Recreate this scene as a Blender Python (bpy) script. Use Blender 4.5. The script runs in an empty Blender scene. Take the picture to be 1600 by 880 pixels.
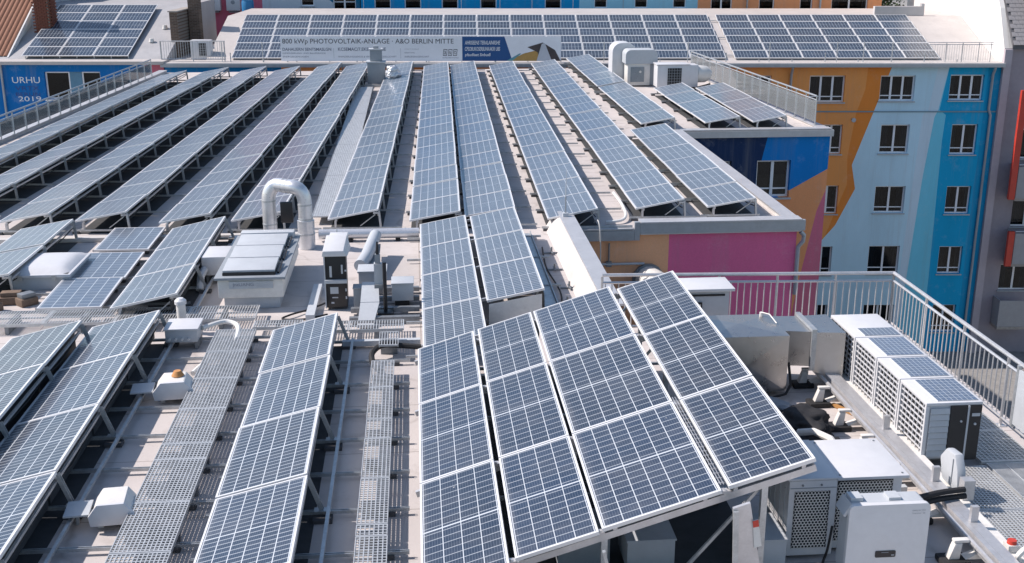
import bpy, bmesh, math, random
from mathutils import Vector, Matrix, noise as mnoise
R = math.radians
random.seed(7)
sc = bpy.context.scene
COL = sc.collection

# ------------------------------------------------------------------ camera, sky, sun, exposure
PS = R(4.77)                                   # camera heading, clockwise from the row direction (+Y)
cd = bpy.data.cameras.new('camera'); cam = bpy.data.objects.new('camera', cd); COL.objects.link(cam)
cam.location = (0, 0, 6.4); cam.rotation_euler = (R(90 - 17.1), 0, -PS)
cd.sensor_width = 36; cd.lens = 40.5; cd.clip_start = .1; cd.clip_end = 3000
sc.camera = cam
SUN = Vector((-.97, .22, 1.0)).normalized()    # direction towards the sun
w = bpy.data.worlds.new('World'); sc.world = w; w.use_nodes = True
nt = w.node_tree; nt.nodes.clear()
sky = nt.nodes.new('ShaderNodeTexSky'); sky.sky_type = 'NISHITA'; sky.sun_disc = False
sky.sun_elevation = math.asin(SUN.z); sky.sun_rotation = math.atan2(SUN.x, SUN.y)
sky.air_density = 1.1; sky.dust_density = .7; sky.ozone_density = 1.4
bg = nt.nodes.new('ShaderNodeBackground'); bg.inputs[1].default_value = .112
ow = nt.nodes.new('ShaderNodeOutputWorld')
nt.links.new(sky.outputs[0], bg.inputs[0]); nt.links.new(bg.outputs[0], ow.inputs[0])
sl = bpy.data.lights.new('sun', 'SUN'); sl.energy = 4.4; sl.angle = R(.5); sl.color = (1, .90, .84)
so = bpy.data.objects.new('sun', sl); COL.objects.link(so)
so.rotation_euler = SUN.to_track_quat('Z', 'Y').to_euler(); so.location = (-30, 20, 40)
sc.view_settings.view_transform = 'Standard'; sc.view_settings.look = 'None'
sc.view_settings.exposure = 0.40; sc.view_settings.gamma = 1; sc.view_settings.use_curve_mapping = False
sc.render.engine = 'CYCLES'; sc.cycles.use_denoising = True; sc.cycles.max_bounces = 6
sc.cycles.diffuse_bounces = 3; sc.cycles.transparent_max_bounces = 12

# ------------------------------------------------------------------ materials
def lin(h):
    h = h.lstrip('#'); c = [int(h[i:i+2], 16)/255 for i in (0, 2, 4)]
    return tuple(x/12.92 if x <= .04045 else ((x+.055)/1.055)**2.4 for x in c)
class NB:
    def __init__(s, name):
        s.m = bpy.data.materials.new(name); s.m.use_nodes = True; s.t = s.m.node_tree
        s.b = s.t.nodes['Principled BSDF']
    def n(s, typ, **kw):
        n = s.t.nodes.new(typ)
        for k, v in kw.items():
            if k == 'op': n.operation = v
            else: setattr(n, k, v)
        return n
    def l(s, a, b): s.t.links.new(a, b)
    def put(s, sock, v):
        if hasattr(v, 'is_output'): s.l(v, sock)
        else: sock.default_value = v
    def math(s, op, a, b=0.0, clamp=False):
        n = s.n('ShaderNodeMath', op=op); n.use_clamp = clamp
        s.put(n.inputs[0], a); s.put(n.inputs[1], b); return n.outputs[0]
    def mix(s, f, a, b, blend='MIX'):
        n = s.n('ShaderNodeMix', data_type='RGBA', blend_type=blend)
        s.put(n.inputs[0], f)
        for i, v in ((6, a), (7, b)):
            if isinstance(v, tuple) and len(v) == 3: v = (*v, 1)
            s.put(n.inputs[i], v)
        return n.outputs[2]
    def coord(s, kind='Object'): return s.n('ShaderNodeTexCoord').outputs[kind]
    def noise(s, scale, vec=None, detail=4, rough=.6, stretch=None):
        n = s.n('ShaderNodeTexNoise'); n.inputs['Scale'].default_value = scale
        n.inputs['Detail'].default_value = detail; n.inputs['Roughness'].default_value = rough
        v = vec or s.coord()
        if stretch:
            mp = s.n('ShaderNodeMapping'); mp.inputs['Scale'].default_value = stretch; s.l(v, mp.inputs[0]); v = mp.outputs[0]
        s.l(v, n.inputs['Vector']); return n.outputs['Fac']
    def rng(s, v, a, b, c, d, interp='LINEAR'):
        n = s.n('ShaderNodeMapRange'); n.interpolation_type = interp
        s.put(n.inputs[0], v)
        for i, x in enumerate((a, b, c, d)): n.inputs[i+1].default_value = x
        return n.outputs[0]
    def bump(s, h, dist=.01, strength=.5):
        n = s.n('ShaderNodeBump'); n.inputs['Strength'].default_value = strength; n.inputs['Distance'].default_value = dist
        s.l(h, n.inputs['Height']); s.l(n.outputs[0], s.b.inputs['Normal'])
    def set(s, col=None, rough=None, metal=None, spec=None):
        for k, v in (('Base Color', col), ('Roughness', rough), ('Metallic', metal), ('Specular IOR Level', spec)):
            if v is None: continue
            if isinstance(v, tuple) and len(v) == 3: v = (*v, 1)
            s.put(s.b.inputs[k], v)
        return s.m
MAT = {}
def mat(name, col, rough=.5, metal=0., var=.12, scale=3., bump=0., dirt=0., spec=.5, stretch=None):
    """painted / coated surface with uneven tone, grime patches and a little relief"""
    if name in MAT: return MAT[name]
    if isinstance(col, str): col = lin(col)
    b = NB(name); co = b.coord()
    f = b.noise(scale, co, 5, .65, stretch)
    f2 = b.noise(scale*7, co, 3, .6)
    v = b.rng(f, .25, .75, 1-var, 1+var*.6)
    v2 = b.rng(f2, .3, .7, 1-var*.4, 1+var*.3)
    c = b.mix(1.0, (*col, 1), b.math('MULTIPLY', v, v2), 'MULTIPLY')
    if dirt:
        d = b.rng(b.noise(scale*.6+.7, co, 6, .75), .52, .75, 0, dirt)
        c = b.mix(d, c, tuple(x*.35+.02 for x in col))
    b.set(c, b.rng(f2, .2, .8, max(rough-.08, .03), min(rough+.1, 1)), metal, spec)
    if bump: b.bump(f2, .004, bump)
    MAT[name] = b.m; return b.m
ALU   = mat('aluminium', (.60, .60, .61), .38, .55, .15, 5, dirt=.15)
FRAME = mat('panel_frame', (.80, .80, .80), .34, .25, .06, 4)
GALV  = mat('galvanised_steel', (.52, .545, .56), .42, .6, .25, 9, dirt=.25)
DGALV = mat('weathered_steel', (.26, .28, .30), .5, .5, .25, 9, dirt=.3)
FLOORSHADE = mat('painted_floor_shade', (.055, .058, .062), .9, 0, .25, 5, .2)  # near-black colour standing in for shade on the roof under panels
PADG = mat('grey_rubber_pad', (.09, .09, .095), .85, 0, .2, 8)
BACKSHADE = mat('painted_back_shade', (.035, .042, .05), .6, .1, .15, 4)  # dark colour standing in for the shade behind the posts
RUBBER = mat('black_rubber', (.02, .02, .022), .75, 0, .2, 8)
BLACK = mat('black_paint', (.013, .015, .019), .35, 0, .15, 6)
WHITE = mat('white_powder_coat', (.62, .63, .65), .38, 0, .07, 2.5, dirt=.10)
WHITE2 = mat('aged_white_plastic', (.70, .69, .66), .5, 0, .10, 4, dirt=.25)
LGREY = mat('light_grey_paint', (.48, .51, .54), .45, 0, .08, 3, dirt=.12)
MGREY = mat('mid_grey_paint', (.28, .31, .34), .5, 0, .1, 3, dirt=.15)
GRATE = mat('grating_steel', (.58, .60, .61), .45, .45, .2, 7, dirt=.2)
CONC  = mat('concrete_block', (.36, .33, .30), .9, 0, .25, 6, .3, dirt=.3)
BROWN = mat('weathered_timber', (.20, .14, .10), .85, 0, .3, 6, .3, dirt=.3)
STEELD = mat('sheet_metal_duct', (.50, .49, .48), .30, .9, .14, .9, dirt=.06)
LAG   = mat('aluminium_lagging', (.72, .73, .75), .32, .6, .12, 4, dirt=.12)
BLUEP = mat('blue_plastic', (.03, .20, .42), .4, 0, .15, 5)
REDP  = mat('red_paint', (.55, .05, .03), .45, 0, .15, 3)
CLOTH = mat('white_hose', (.72, .72, .70), .6, 0, .1, 6)
BRICKC = mat('dark_red_brick', (.20, .07, .045), .9, 0, .3, 9, .3)
GUTTER = mat('zinc_gutter', (.40, .43, .46), .45, .4, .12, 3, dirt=.2)
COPING = mat('coping_sheet', (.52, .53, .55), .42, .35, .12, 2, dirt=.2)
FLASH = mat('white_membrane', (.60, .575, .55), .7, 0, .12, 1.6, .2, dirt=.25)
DARKIN = mat('dark_interior', (.012, .012, .013), .9, 0, .2, 3)
CURT2 = mat('pale_blind', (.60, .59, .56), .9, 0, .08, 3)
CURT3 = mat('blue_grey_curtain', (.16, .19, .24), .9, 0, .15, 3)
CURT  = mat('curtain_cloth', (.34, .32, .34), .9, 0, .12, 3)
FRAMEW = mat('white_window_frame', (.86, .87, .89), .4, 0, .06, 3)
SILL  = mat('zinc_sill', (.42, .46, .50), .45, .3, .1, 3)

def glass_mat():
    b = NB('window_glass'); t = b.t
    tr = b.n('ShaderNodeBsdfTransparent'); tr.inputs[0].default_value = (.42, .47, .50, 1)
    gl = b.n('ShaderNodeBsdfGlossy'); gl.inputs['Roughness'].default_value = .02
    fr = b.n('ShaderNodeFresnel'); fr.inputs[0].default_value = 1.45
    mx = b.n('ShaderNodeMixShader')
    f = b.math('MULTIPLY', fr.outputs[0], 1.0, True)
    b.l(f, mx.inputs[0]); b.l(tr.outputs[0], mx.inputs[1]); b.l(gl.outputs[0], mx.inputs[2])
    b.l(mx.outputs[0], t.nodes['Material Output'].inputs[0]); return b.m
GLASS = glass_mat()
def railglass_mat():
    b = NB('frosted_railing_glass'); t = b.t
    tr = b.n('ShaderNodeBsdfTransparent'); tr.inputs[0].default_value = (.86, .90, .92, 1)
    df = b.n('ShaderNodeBsdfDiffuse'); df.inputs[0].default_value = (.7, .76, .80, 1)
    gl = b.n('ShaderNodeBsdfGlossy'); gl.inputs['Roughness'].default_value = .08
    m1 = b.n('ShaderNodeMixShader'); m1.inputs[0].default_value = .24
    m2 = b.n('ShaderNodeMixShader'); fr = b.n('ShaderNodeFresnel'); fr.inputs[0].default_value = 1.45
    b.l(tr.outputs[0], m1.inputs[1]); b.l(df.outputs[0], m1.inputs[2])
    b.l(fr.outputs[0], m2.inputs[0]); b.l(m1.outputs[0], m2.inputs[1]); b.l(gl.outputs[0], m2.inputs[2])
    b.l(m2.outputs[0], t.nodes['Material Output'].inputs[0]); return b.m
RGLASS = railglass_mat()

def pv_mat(name, nc, nr, mid=True, colw=.035, roww=.075, cell=(.012, .027, .052), bus=7, vary=.30, line=(.54, .58, .62), sheen=.75):
    """solar cells behind glass: nc x nr cells, pale ribbons between them, fine busbars"""
    b = NB(name)
    uv = b.n('ShaderNodeSeparateXYZ'); b.l(b.coord('UV'), uv.inputs[0])
    u, v = uv.outputs[0], uv.outputs[1]
    cu = b.math('MULTIPLY', u, float(nc)); cv = b.math('MULTIPLY', v, float(nr))
    def edge(c, wd): return b.math('GREATER_THAN', b.math('ABSOLUTE', b.math('SUBTRACT', b.math('FRACT', c), .5)), .5-wd)
    m = b.math('MAXIMUM', edge(cu, colw), b.math('MULTIPLY', edge(cv, roww), .62))
    if mid: m = b.math('MAXIMUM', m, b.math('LESS_THAN', b.math('ABSOLUTE', b.math('SUBTRACT', v, .5)), .0055))
    bb = b.math('MULTIPLY', edge(b.math('MULTIPLY', cu, float(bus)), .10), .20)
    # tone differs from cell to cell and from panel to panel
    fl = b.n('ShaderNodeCombineXYZ'); b.l(b.math('FLOOR', cu), fl.inputs[0]); b.l(b.math('FLOOR', cv), fl.inputs[1])
    inf = b.n('ShaderNodeObjectInfo'); b.l(b.math('MULTIPLY', inf.outputs['Random'], 97.0), fl.inputs[2])
    wn = b.n('ShaderNodeTexWhiteNoise', noise_dimensions='3D'); b.l(fl.outputs[0], wn.inputs[0])
    k = b.math('MULTIPLY', b.rng(wn.outputs['Value'], 0, 1, .88, 1.12), b.rng(inf.outputs['Random'], 0, 1, 1-vary, 1+vary))
    base = b.mix(1.0, (*cell, 1), k, 'MULTIPLY')
    c = b.mix(bb, base, (.30, .34, .42)); c = b.mix(m, c, (*line, 1))
    # dust film, uneven
    oc = b.coord(); sh = b.n('ShaderNodeVectorMath', op='ADD'); b.l(oc, sh.inputs[0])
    rv = b.n('ShaderNodeCombineXYZ'); b.l(b.math('MULTIPLY', inf.outputs['Random'], 53.0), rv.inputs[0]); b.l(b.math('MULTIPLY', inf.outputs['Random'], 31.0), rv.inputs[1]); b.l(rv.outputs[0], sh.inputs[1])
    oc = sh.outputs[0]
    du = b.rng(b.noise(1.1, oc, 5, .65), .3, .75, .01, .10)
    du = b.math('ADD', du, b.rng(b.noise(6.0, oc, 4, .6, (.25, 1, 1)), .5, .8, 0, .10))
    du = b.math('ADD', du, b.math('MULTIPLY', b.rng(u, .0, .07, .22, 0), b.noise(3.0, oc, 4)))
    c = b.mix(du, c, (.42, .40, .38))
    c = b.mix(b.math('MULTIPLY', b.math('GREATER_THAN', b.noise(7.0, oc, 2, .5), .775), .75), c, (.62, .61, .58))
    b.set(c, b.rng(b.noise(2.3, b.coord(), 3), .3, .7, .13, .24), 0, .55)
    b.b.inputs['IOR'].default_value = 1.52
    b.b.inputs['Sheen Weight'].default_value = sheen; b.b.inputs['Sheen Roughness'].default_value = .35
    b.b.inputs['Sheen Tint'].default_value = (.86, .92, 1, 1)
    return b.m
PV_ROW = pv_mat('cells_row_panel', 6, 20)
PV_NEAR = pv_mat('cells_near_row_panel', 6, 20, sheen=.34, cell=(.011, .024, .050))
PV_BIG4 = pv_mat('cells_four_column', 4, 17, roww=.045, colw=.022, sheen=.16, cell=(.009, .021, .046))
PV_BIG6 = pv_mat('cells_six_column', 6, 17, roww=.045, colw=.025, sheen=.16, cell=(.009, .021, .046))
PV_FLAT = pv_mat('cells_flat_panel', 5, 10, mid=False, roww=.03, colw=.03, cell=(.035, .06, .10))
PV_FAR = pv_mat('cells_far_roof', 10, 2, mid=False, roww=.02, colw=.045, cell=(.010, .026, .052), line=(.38, .44, .50), vary=.2, sheen=.1)
PV_AC = pv_mat('cells_unit_lid', 8, 8, mid=False, roww=.045, colw=.045, cell=(.03, .058, .11), bus=3)

def roof_mat():
    b = NB('roof_membrane'); co = b.coord()
    sp = b.n('ShaderNodeSeparateXYZ'); b.l(co, sp.inputs[0])
    f = b.noise(.35, co, 6, .65); f2 = b.noise(3.2, co, 5, .7); f3 = b.noise(22, co, 3)
    c = b.mix(b.rng(f, .35, .65, 0, 1), (.485, .45, .435, 1), (.575, .535, .515, 1))
    c = b.mix(b.rng(f2, .55, .78, 0, .45), c, (.30, .26, .24))
    p = b.noise(.55, co, 3, .5)                      # dried puddles: pale floor, dark rim
    c = b.mix(b.math('MULTIPLY', b.rng(b.math('ABSOLUTE', b.math('SUBTRACT', p, .56)), 0, .022, 1, 0), b.rng(f2, .35, .6, .1, .5)), c, (.27, .24, .22))
    c = b.mix(b.rng(p, .58, .70, 0, .28), c, (.36, .34, .32))
    c = b.mix(b.rng(b.noise(1.6, co, 6, .8, (1, .3, 1)), .58, .72, 0, .30), c, (.33, .29, .26))
    c = b.mix(b.rng(f3, .3, .7, 0, .10), c, (.40, .36, .33))
    # seams of the welded membrane sheets
    wob = b.math('MULTIPLY', b.noise(1.5, co, 2), .02)
    def seam(c_, per, wd):
        return b.math('GREATER_THAN', b.math('ABSOLUTE', b.math('SUBTRACT', b.math('FRACT', b.math('DIVIDE', b.math('ADD', c_, wob), per)), .5)), .5-wd/per)
    s = b.math('MAXIMUM', seam(sp.outputs[1], 1.52, .008), seam(sp.outputs[0], 6.3, .007))
    c = b.mix(b.math('MULTIPLY', s, .7), c, (.22, .19, .17))
    b.set(c, .78, 0, .3)
    b.bump(b.math('ADD', b.math('MULTIPLY', f2, .6), b.math('MULTIPLY', s, .5)), .012, .35)
    return b.m
ROOF = roof_mat()

def mural_mat(name, cols, bounds, zr, xr, weather=.10):
    """painted facade: colour fields divided by lines x(z) measured on the wall"""
    b = NB(name); co = b.coord()
    sp = b.n('ShaderNodeSeparateXYZ'); b.l(co, sp.inputs[0])
    zt = b.rng(sp.outputs[2], zr[0], zr[1], 0, 1)
    c = (*lin(cols[0]), 1)
    for col, pts in zip(cols[1:], bounds):
        fc = b.n('ShaderNodeFloatCurve'); cv = fc.mapping.curves[0]
        pts = sorted(pts)
        P = [((z-zr[0])/(zr[1]-zr[0]), (x-xr[0])/(xr[1]-xr[0])) for z, x in pts]
        if P[0][0] > 0: P = [(0, P[0][1])]+P
        if P[-1][0] < 1: P = P+[(1, P[-1][1])]
        while len(cv.points) < len(P): cv.points.new(.5, .5)
        for p, q in zip(cv.points, P): p.location = q; p.handle_type = 'VECTOR'
        fc.mapping.update()
        b.l(zt, fc.inputs['Value'])
        x = b.rng(fc.outputs[0], 0, 1, xr[0], xr[1])
        c = b.mix(b.math('GREATER_THAN', sp.outputs[0], x), c, (*lin(col), 1))
    f = b.noise(.5, co, 6, .7, (1, 1, .35)); f2 = b.noise(30, co, 3)
    c = b.mix(1.0, c, b.math('MULTIPLY', b.rng(f, .3, .7, 1-weather, 1+weather*.6), b.rng(f2, .3, .7, .95, 1.04)), 'MULTIPLY')
    st = b.noise(2.2, co, 5, .7, (1, 1, .05))
    c = b.mix(b.rng(st, .52, .74, 0, .26), c, (.30, .29, .28))
    c = b.mix(b.rng(b.noise(1.3, co, 6, .75), .55, .75, 0, .16), c, (.75, .74, .72))
    b.set(c, .82, 0, .25); b.bump(b.noise(45, co, 3), .006, .35)
    return b.m

# ------------------------------------------------------------------ mesh helpers
class MB:
    def __init__(s): s.v = []; s.f = []; s.uv = None
    def box(s, x0, y0, z0, x1, y1, z1):
        n = len(s.v)
        s.v += [(x0,y0,z0),(x1,y0,z0),(x1,y1,z0),(x0,y1,z0),(x0,y0,z1),(x1,y0,z1),(x1,y1,z1),(x0,y1,z1)]
        s.f += [tuple(n+i for i in q) for q in ((3,2,1,0),(4,5,6,7),(0,1,5,4),(1,2,6,5),(2,3,7,6),(3,0,4,7))]
        return s
    def hexa(s, p):
        n = len(s.v); s.v += [tuple(q) for q in p]
        s.f += [tuple(n+i for i in q) for q in ((3,2,1,0),(4,5,6,7),(0,1,5,4),(1,2,6,5),(2,3,7,6),(3,0,4,7))]
        return s
    def quad(s, *p):
        n = len(s.v); s.v += [tuple(q) for q in p]; s.f.append(tuple(range(n, n+len(p)))); return s
    def bar(s, a, b, w, h, up=(0, 0, 1)):
        a, b = Vector(a), Vector(b); d = (b-a).normalized(); u = Vector(up)
        if abs(d.dot(u)) > .98: u = Vector((1, 0, 0))
        sd = d.cross(u).normalized()*w/2; uu = sd.cross(d).normalized()*h/2
        s.hexa([a-sd-uu, a+sd-uu, b+sd-uu, b-sd-uu, a-sd+uu, a+sd+uu, b+sd+uu, b-sd+uu]); return s
    def tube(s, pts, r, n=8, caps=True):
        pts = [Vector(p) for p in pts]; rings = []
        rs = r if isinstance(r, (list, tuple)) else [r]*len(pts)
        prev = None
        for i, p in enumerate(pts):
            d = (pts[min(i+1, len(pts)-1)]-pts[max(i-1, 0)]).normalized()
            if prev is None:
                u = Vector((0, 0, 1)) if abs(d.z) < .9 else Vector((1, 0, 0))
                a = d.cross(u).normalized()
            else:
                a = (prev-d*prev.dot(d)).normalized()
            prev = a; c = d.cross(a)
            base = len(s.v)
            for k in range(n):
                t = 2*math.pi*k/n; s.v.append(tuple(p+(a*math.cos(t)+c*math.sin(t))*rs[i]))
            rings.append(base)
        for r0, r1 in zip(rings, rings[1:]):
            for k in range(n): s.f.append((r0+k, r0+(k+1) % n, r1+(k+1) % n, r1+k))
        if caps:
            s.f.append(tuple(reversed(range(rings[0], rings[0]+n)))); s.f.append(tuple(range(rings[-1], rings[-1]+n)))
        return s
    def prism(s, poly, z0, z1):
        n = len(s.v); k = len(poly)
        s.v += [(x, y, z0) for x, y in poly]+[(x, y, z1) for x, y in poly]
        s.f.append(tuple(reversed(range(n, n+k)))); s.f.append(tuple(range(n+k, n+2*k)))
        for i in range(k): s.f.append((n+i, n+(i+1) % k, n+k+(i+1) % k, n+k+i))
        return s
    def xprism(s, poly, y0, y1):                # polygon in x-z, extruded along y
        n = len(s.v); k = len(poly)
        s.v += [(x, y0, z) for x, z in poly]+[(x, y1, z) for x, z in poly]
        s.f.append(tuple(range(n, n+k))); s.f.append(tuple(reversed(range(n+k, n+2*k))))
        for i in range(k): s.f.append((n+i, n+k+i, n+k+(i+1) % k, n+(i+1) % k))
        return s
    def yprism(s, poly, x0, x1):                # polygon in y-z, extruded along x
        n = len(s.v); k = len(poly)
        s.v += [(x0, y, z) for y, z in poly]+[(x1, y, z) for y, z in poly]
        s.f.append(tuple(reversed(range(n, n+k)))); s.f.append(tuple(range(n+k, n+2*k)))
        for i in range(k): s.f.append((n+i, n+(i+1) % k, n+k+(i+1) % k, n+k+i))
        return s
    def mesh(s, name, smooth=False, off=(0, 0, 0), bevel=0., segs=2, fix=True):
        me = bpy.data.meshes.new(name)
        me.from_pydata([(x-off[0], y-off[1], z-off[2]) for x, y, z in s.v], [], s.f)
        if fix or bevel:
            bm = bmesh.new(); bm.from_mesh(me)
            bmesh.ops.recalc_face_normals(bm, faces=bm.faces)
            if bevel:
                es = [e for e in bm.edges if len(e.link_faces) == 2 and e.calc_face_angle(0) > .5]
                bmesh.ops.bevel(bm, geom=es, offset=bevel, segments=segs, affect='EDGES', profile=.6)
            bm.to_mesh(me); bm.free()
        if smooth or bevel:
            for p in me.polygons: p.use_smooth = True
            me.set_sharp_from_angle(angle=R(38))
        me.update(); return me

BASE = {}
def thing(name, label, cat, loc=(0, 0, 0), rotz=0, group=None, base=None):
    """an Empty at the thing's base; parts are given in the thing's own frame, `base` is that frame's point under the Empty"""
    o = bpy.data.objects.new(name, None); COL.objects.link(o); o.empty_display_size = .2
    o.location = loc; o.rotation_euler = (0, 0, rotz)
    o['label'] = label; o['category'] = cat
    if group: o['group'] = group
    BASE[o.name] = Vector(base) if base is not None else Vector((0, 0, 0))
    return o
def wthing(name, label, cat, loc, group=None):
    """thing whose parts are given in world coordinates"""
    return thing(name, label, cat, loc, 0, group, loc)
def link(name, me, m, parent, loc=(0, 0, 0), rot=(0, 0, 0)):
    o = bpy.data.objects.new(name, me); COL.objects.link(o)
    if m is not None and not me.materials: me.materials.append(m)
    if parent is not None: o.parent = parent
    o.location = loc; o.rotation_euler = rot
    BASE[o.name] = BASE.get(parent.name, Vector((0, 0, 0))) if parent is not None else Vector((0, 0, 0))
    return o
def part(name, mb, m, parent, smooth=False, bevel=0., segs=2, loc=None, label=None):
    off = BASE[parent.name]
    o = link(name, mb.mesh(name, smooth, off, bevel, segs), m, parent)
    if label: o['label'] = label
    return o
def inst(name, me, m, parent, loc, rot=(0, 0, 0)):
    o = link(name, me, m, parent, Vector(loc)-BASE[parent.name], rot); return o
def single(name, mb, m, label, cat, group=None, loc=None, smooth=False, bevel=0., segs=2):
    loc = loc or (0, 0, 0)
    o = link(name, mb.mesh(name, smooth, loc, bevel, segs), m, None, loc)
    o['label'] = label; o['category'] = cat
    if group: o['group'] = group
    return o
def struct(name, mb, m):
    o = link(name, mb.mesh(name), m, None); o['kind'] = 'structure'; return o
def B(*a): return MB().box(*a)

# ------------------------------------------------------------------ frames of reference
HD = Vector((math.sin(PS), math.cos(PS), 0)); RT = Vector((math.cos(PS), -math.sin(PS), 0))
GZ = -15.0                                     # street level, the hotel roof is z = 0
def uv(u, v, z=0): return RT*u+HD*v+Vector((0, 0, z))
def hthing(name, label, cat, u, v, z=GZ, group=None):
    """thing turned square to the street behind; parts in (u, v, z)"""
    return thing(name, label, cat, uv(u, v, z), -PS, group, (u, v, z))

# ------------------------------------------------------------------ ground
b = NB('courtyard_paving'); co = b.coord()
c = b.mix(b.rng(b.noise(.08, co, 6), .35, .65, 0, 1), (.26, .25, .24, 1), (.34, .33, .31, 1))
c = b.mix(b.rng(b.noise(4, co, 4), .4, .7, 0, .4), c, (.10, .10, .10))
b.set(c, .9, 0, .3); PAVE = b.m
struct('ground', MB().quad((-900, -900, GZ), (900, -900, GZ), (900, 900, GZ), (-900, 900, GZ)), PAVE)

# ------------------------------------------------------------------ windows and pierced walls
def wall_sheet(mb, x0, x1, z0, z1, y, holes, depth=.22):
    """front face of a wall at y with openings (hx0, hx1, hz0, hz1) and their reveals"""
    xs = sorted({x0, x1, *[h[0] for h in holes], *[h[1] for h in holes]})
    zs = sorted({z0, z1, *[h[2] for h in holes], *[h[3] for h in holes]})
    for a, b_ in zip(xs, xs[1:]):
        for c_, d in zip(zs, zs[1:]):
            mx, mz = (a+b_)/2, (c_+d)/2
            if any(h[0] < mx < h[1] and h[2] < mz < h[3] for h in holes): continue
            mb.quad((a, y, c_), (b_, y, c_), (b_, y, d), (a, y, d))
    for h in holes:
        a, b_, c_, d = h; Y = y+depth
        mb.quad((a, y, c_), (a, Y, c_), (a, Y, d), (a, y, d)); mb.quad((b_, y, c_), (b_, Y, c_), (b_, Y, d), (b_, y, d))
        mb.quad((a, y, d), (b_, y, d), (b_, Y, d), (a, Y, d)); mb.quad((a, y, c_), (b_, y, c_), (b_, Y, c_), (a, Y, c_))
    return mb
def window(parent, x0, x1, z0, z1, y, mull=1, transom=.18, curtain=.6, sill=True, rnd=random, depth=.16, frame=None):
    fm = frame or FRAMEW; t = .07; Y = y+depth; mb = MB()
    mb.box(x0, Y, z0, x1, Y+.07, z0+t); mb.box(x0, Y, z1-t, x1, Y+.07, z1)
    mb.box(x0, Y, z0+t, x0+t, Y+.07, z1-t); mb.box(x1-t, Y, z0+t, x1, Y+.07, z1-t)
    for i in range(mull):
        xm = x0+(x1-x0)*(i+1)/(mull+1); mb.box(xm-t*.7, Y-.01, z0+t, xm+t*.7, Y+.06, z1-t)
    if transom:
        zt = z0+(z1-z0)*transom; mb.box(x0+t, Y+.01, zt-.025, x1-t, Y+.05, zt+.025)
    w_ = part('window', mb, fm, parent)
    part('pane', B(x0+t*.5, Y+.03, z0+t*.5, x1-t*.5, Y+.036, z1-t*.5), GLASS, w_)
    part('interior', MB().quad((x0-.3, Y+.8, z0-.3), (x1+.3, Y+.8, z0-.3), (x1+.3, Y+.8, z1+.3), (x0-.3, Y+.8, z1+.3)), DARKIN, w_)
    if curtain:
        cb = MB(); n = 26; a = x0+.03; e = x1-.03
        gap0 = a+(e-a)*rnd.uniform(.30, .55)*curtain; gap1 = e-(e-a)*rnd.uniform(.15, .45)*curtain
        pts = [a+(e-a)*i/n for i in range(n+1)]
        for i in range(n):
            if gap0 < (pts[i]+pts[i+1])/2 < gap1: continue
            ya = Y+.16+(.035 if i % 2 else -.035); yb = Y+.16+(.035 if (i+1) % 2 else -.035)
            cb.quad((pts[i], ya, z0+.02), (pts[i+1], yb, z0+.02), (pts[i+1], yb, z1-.02), (pts[i], ya, z1-.02))
        if cb.f: part('curtain', cb, rnd.choice((CURT, CURT, CURT3, CURT3, CURT2)), w_)
        if rnd.random() < .35:
            zz = z1-(z1-z0)*rnd.uniform(.2, .6); part('roller_blind', B(x0+.08, Y+.09, zz, x1-.08, Y+.094, z1-.06), rnd.choice((CURT2, CURT3)), w_)
    if sill: part('sill', B(x0-.06, y-.07, z0-.06, x1+.06, y+depth, z0-.004), SILL, w_)
    return w_

# ------------------------------------------------------------------ the hotel below the panels
hotel = wthing('hotel_building', 'flat-roofed hotel with beige membrane roof carrying the long panel rows', 'building', (0, 15, GZ))
outline = [(-17.2, 3), (7.95, 3), (7.95, 17.95), (3.36, 17.95), (3.36, 24.4), (8.5, 24.4), (8.5, 36.6), (13.6, 36.6), (12.60, 54.9), (-11.45, 54.6), (-13.0, 36)]
part('roof_deck', MB().prism(outline, -.12, 0), ROOF, hotel)
body = [(x*.999, y) for x, y in outline]
PLASTER = mat('grey_plaster', (.36, .34, .33), .85, 0, .12, .8, .2, dirt=.2)
part('core', MB().prism([(-17.1, 3.1), (7.8, 3.1), (7.8, 17.8), (3.2, 17.8), (3.2, 24.6), (8.35, 24.6), (8.35, 36.9), (13.3, 36.9), (12.45, 54.7), (-11.4, 54.4), (-12.9, 36)], GZ, -.122), PLASTER, hotel)
PINK = mural_mat('mural_orange_magenta', ['#f0b48a', '#e4709a'], [[(0, 5.55), (15, 5.55)]], (0, 15), (0, 12))
part('painted_wall', B(3.2, 24.44, GZ, 8.46, 24.59, -.124), PINK, hotel, label='wall painted orange on the left and magenta on the right')
NAVY = mural_mat('mural_navy_blue_orange_pink', ['#20365c', '#1280cc', '#f4a470', '#e07890'],
    [[(15, 11.5), (14.3, 11.35), (12.5, 11.0), (9, 10.6)], [(14.0, 14.0), (13.68, 13.46), (13.0, 12.25), (12.2, 11.1), (10, 8.6)], [(13.2, 13.62), (12.33, 13.3), (9.9, 12.87), (8.7, 12.7), (5, 11.8)]], (0, 15), (0, 20))
hl = [(11.16, 12.3, -2.2, -.95), (11.16, 12.3, -5.4, -4.0), (11.16, 12.3, -8.6, -7.2), (9.2, 10.3, -2.2, -.95)]
part('mural_wall', wall_sheet(MB(), 8.5, 13.56, GZ, -.124, 36.62, hl), NAVY, hotel, label='wall painted navy, blue, orange and pink')
for h in hl: window(hotel, *h, 36.62, 1, .22)
part('side_wall', B(8.36, 24.6, GZ, 8.46, 36.6, -.124), mat('navy_plaster', '#17243c', .85, 0, .1, 1), hotel)
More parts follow.
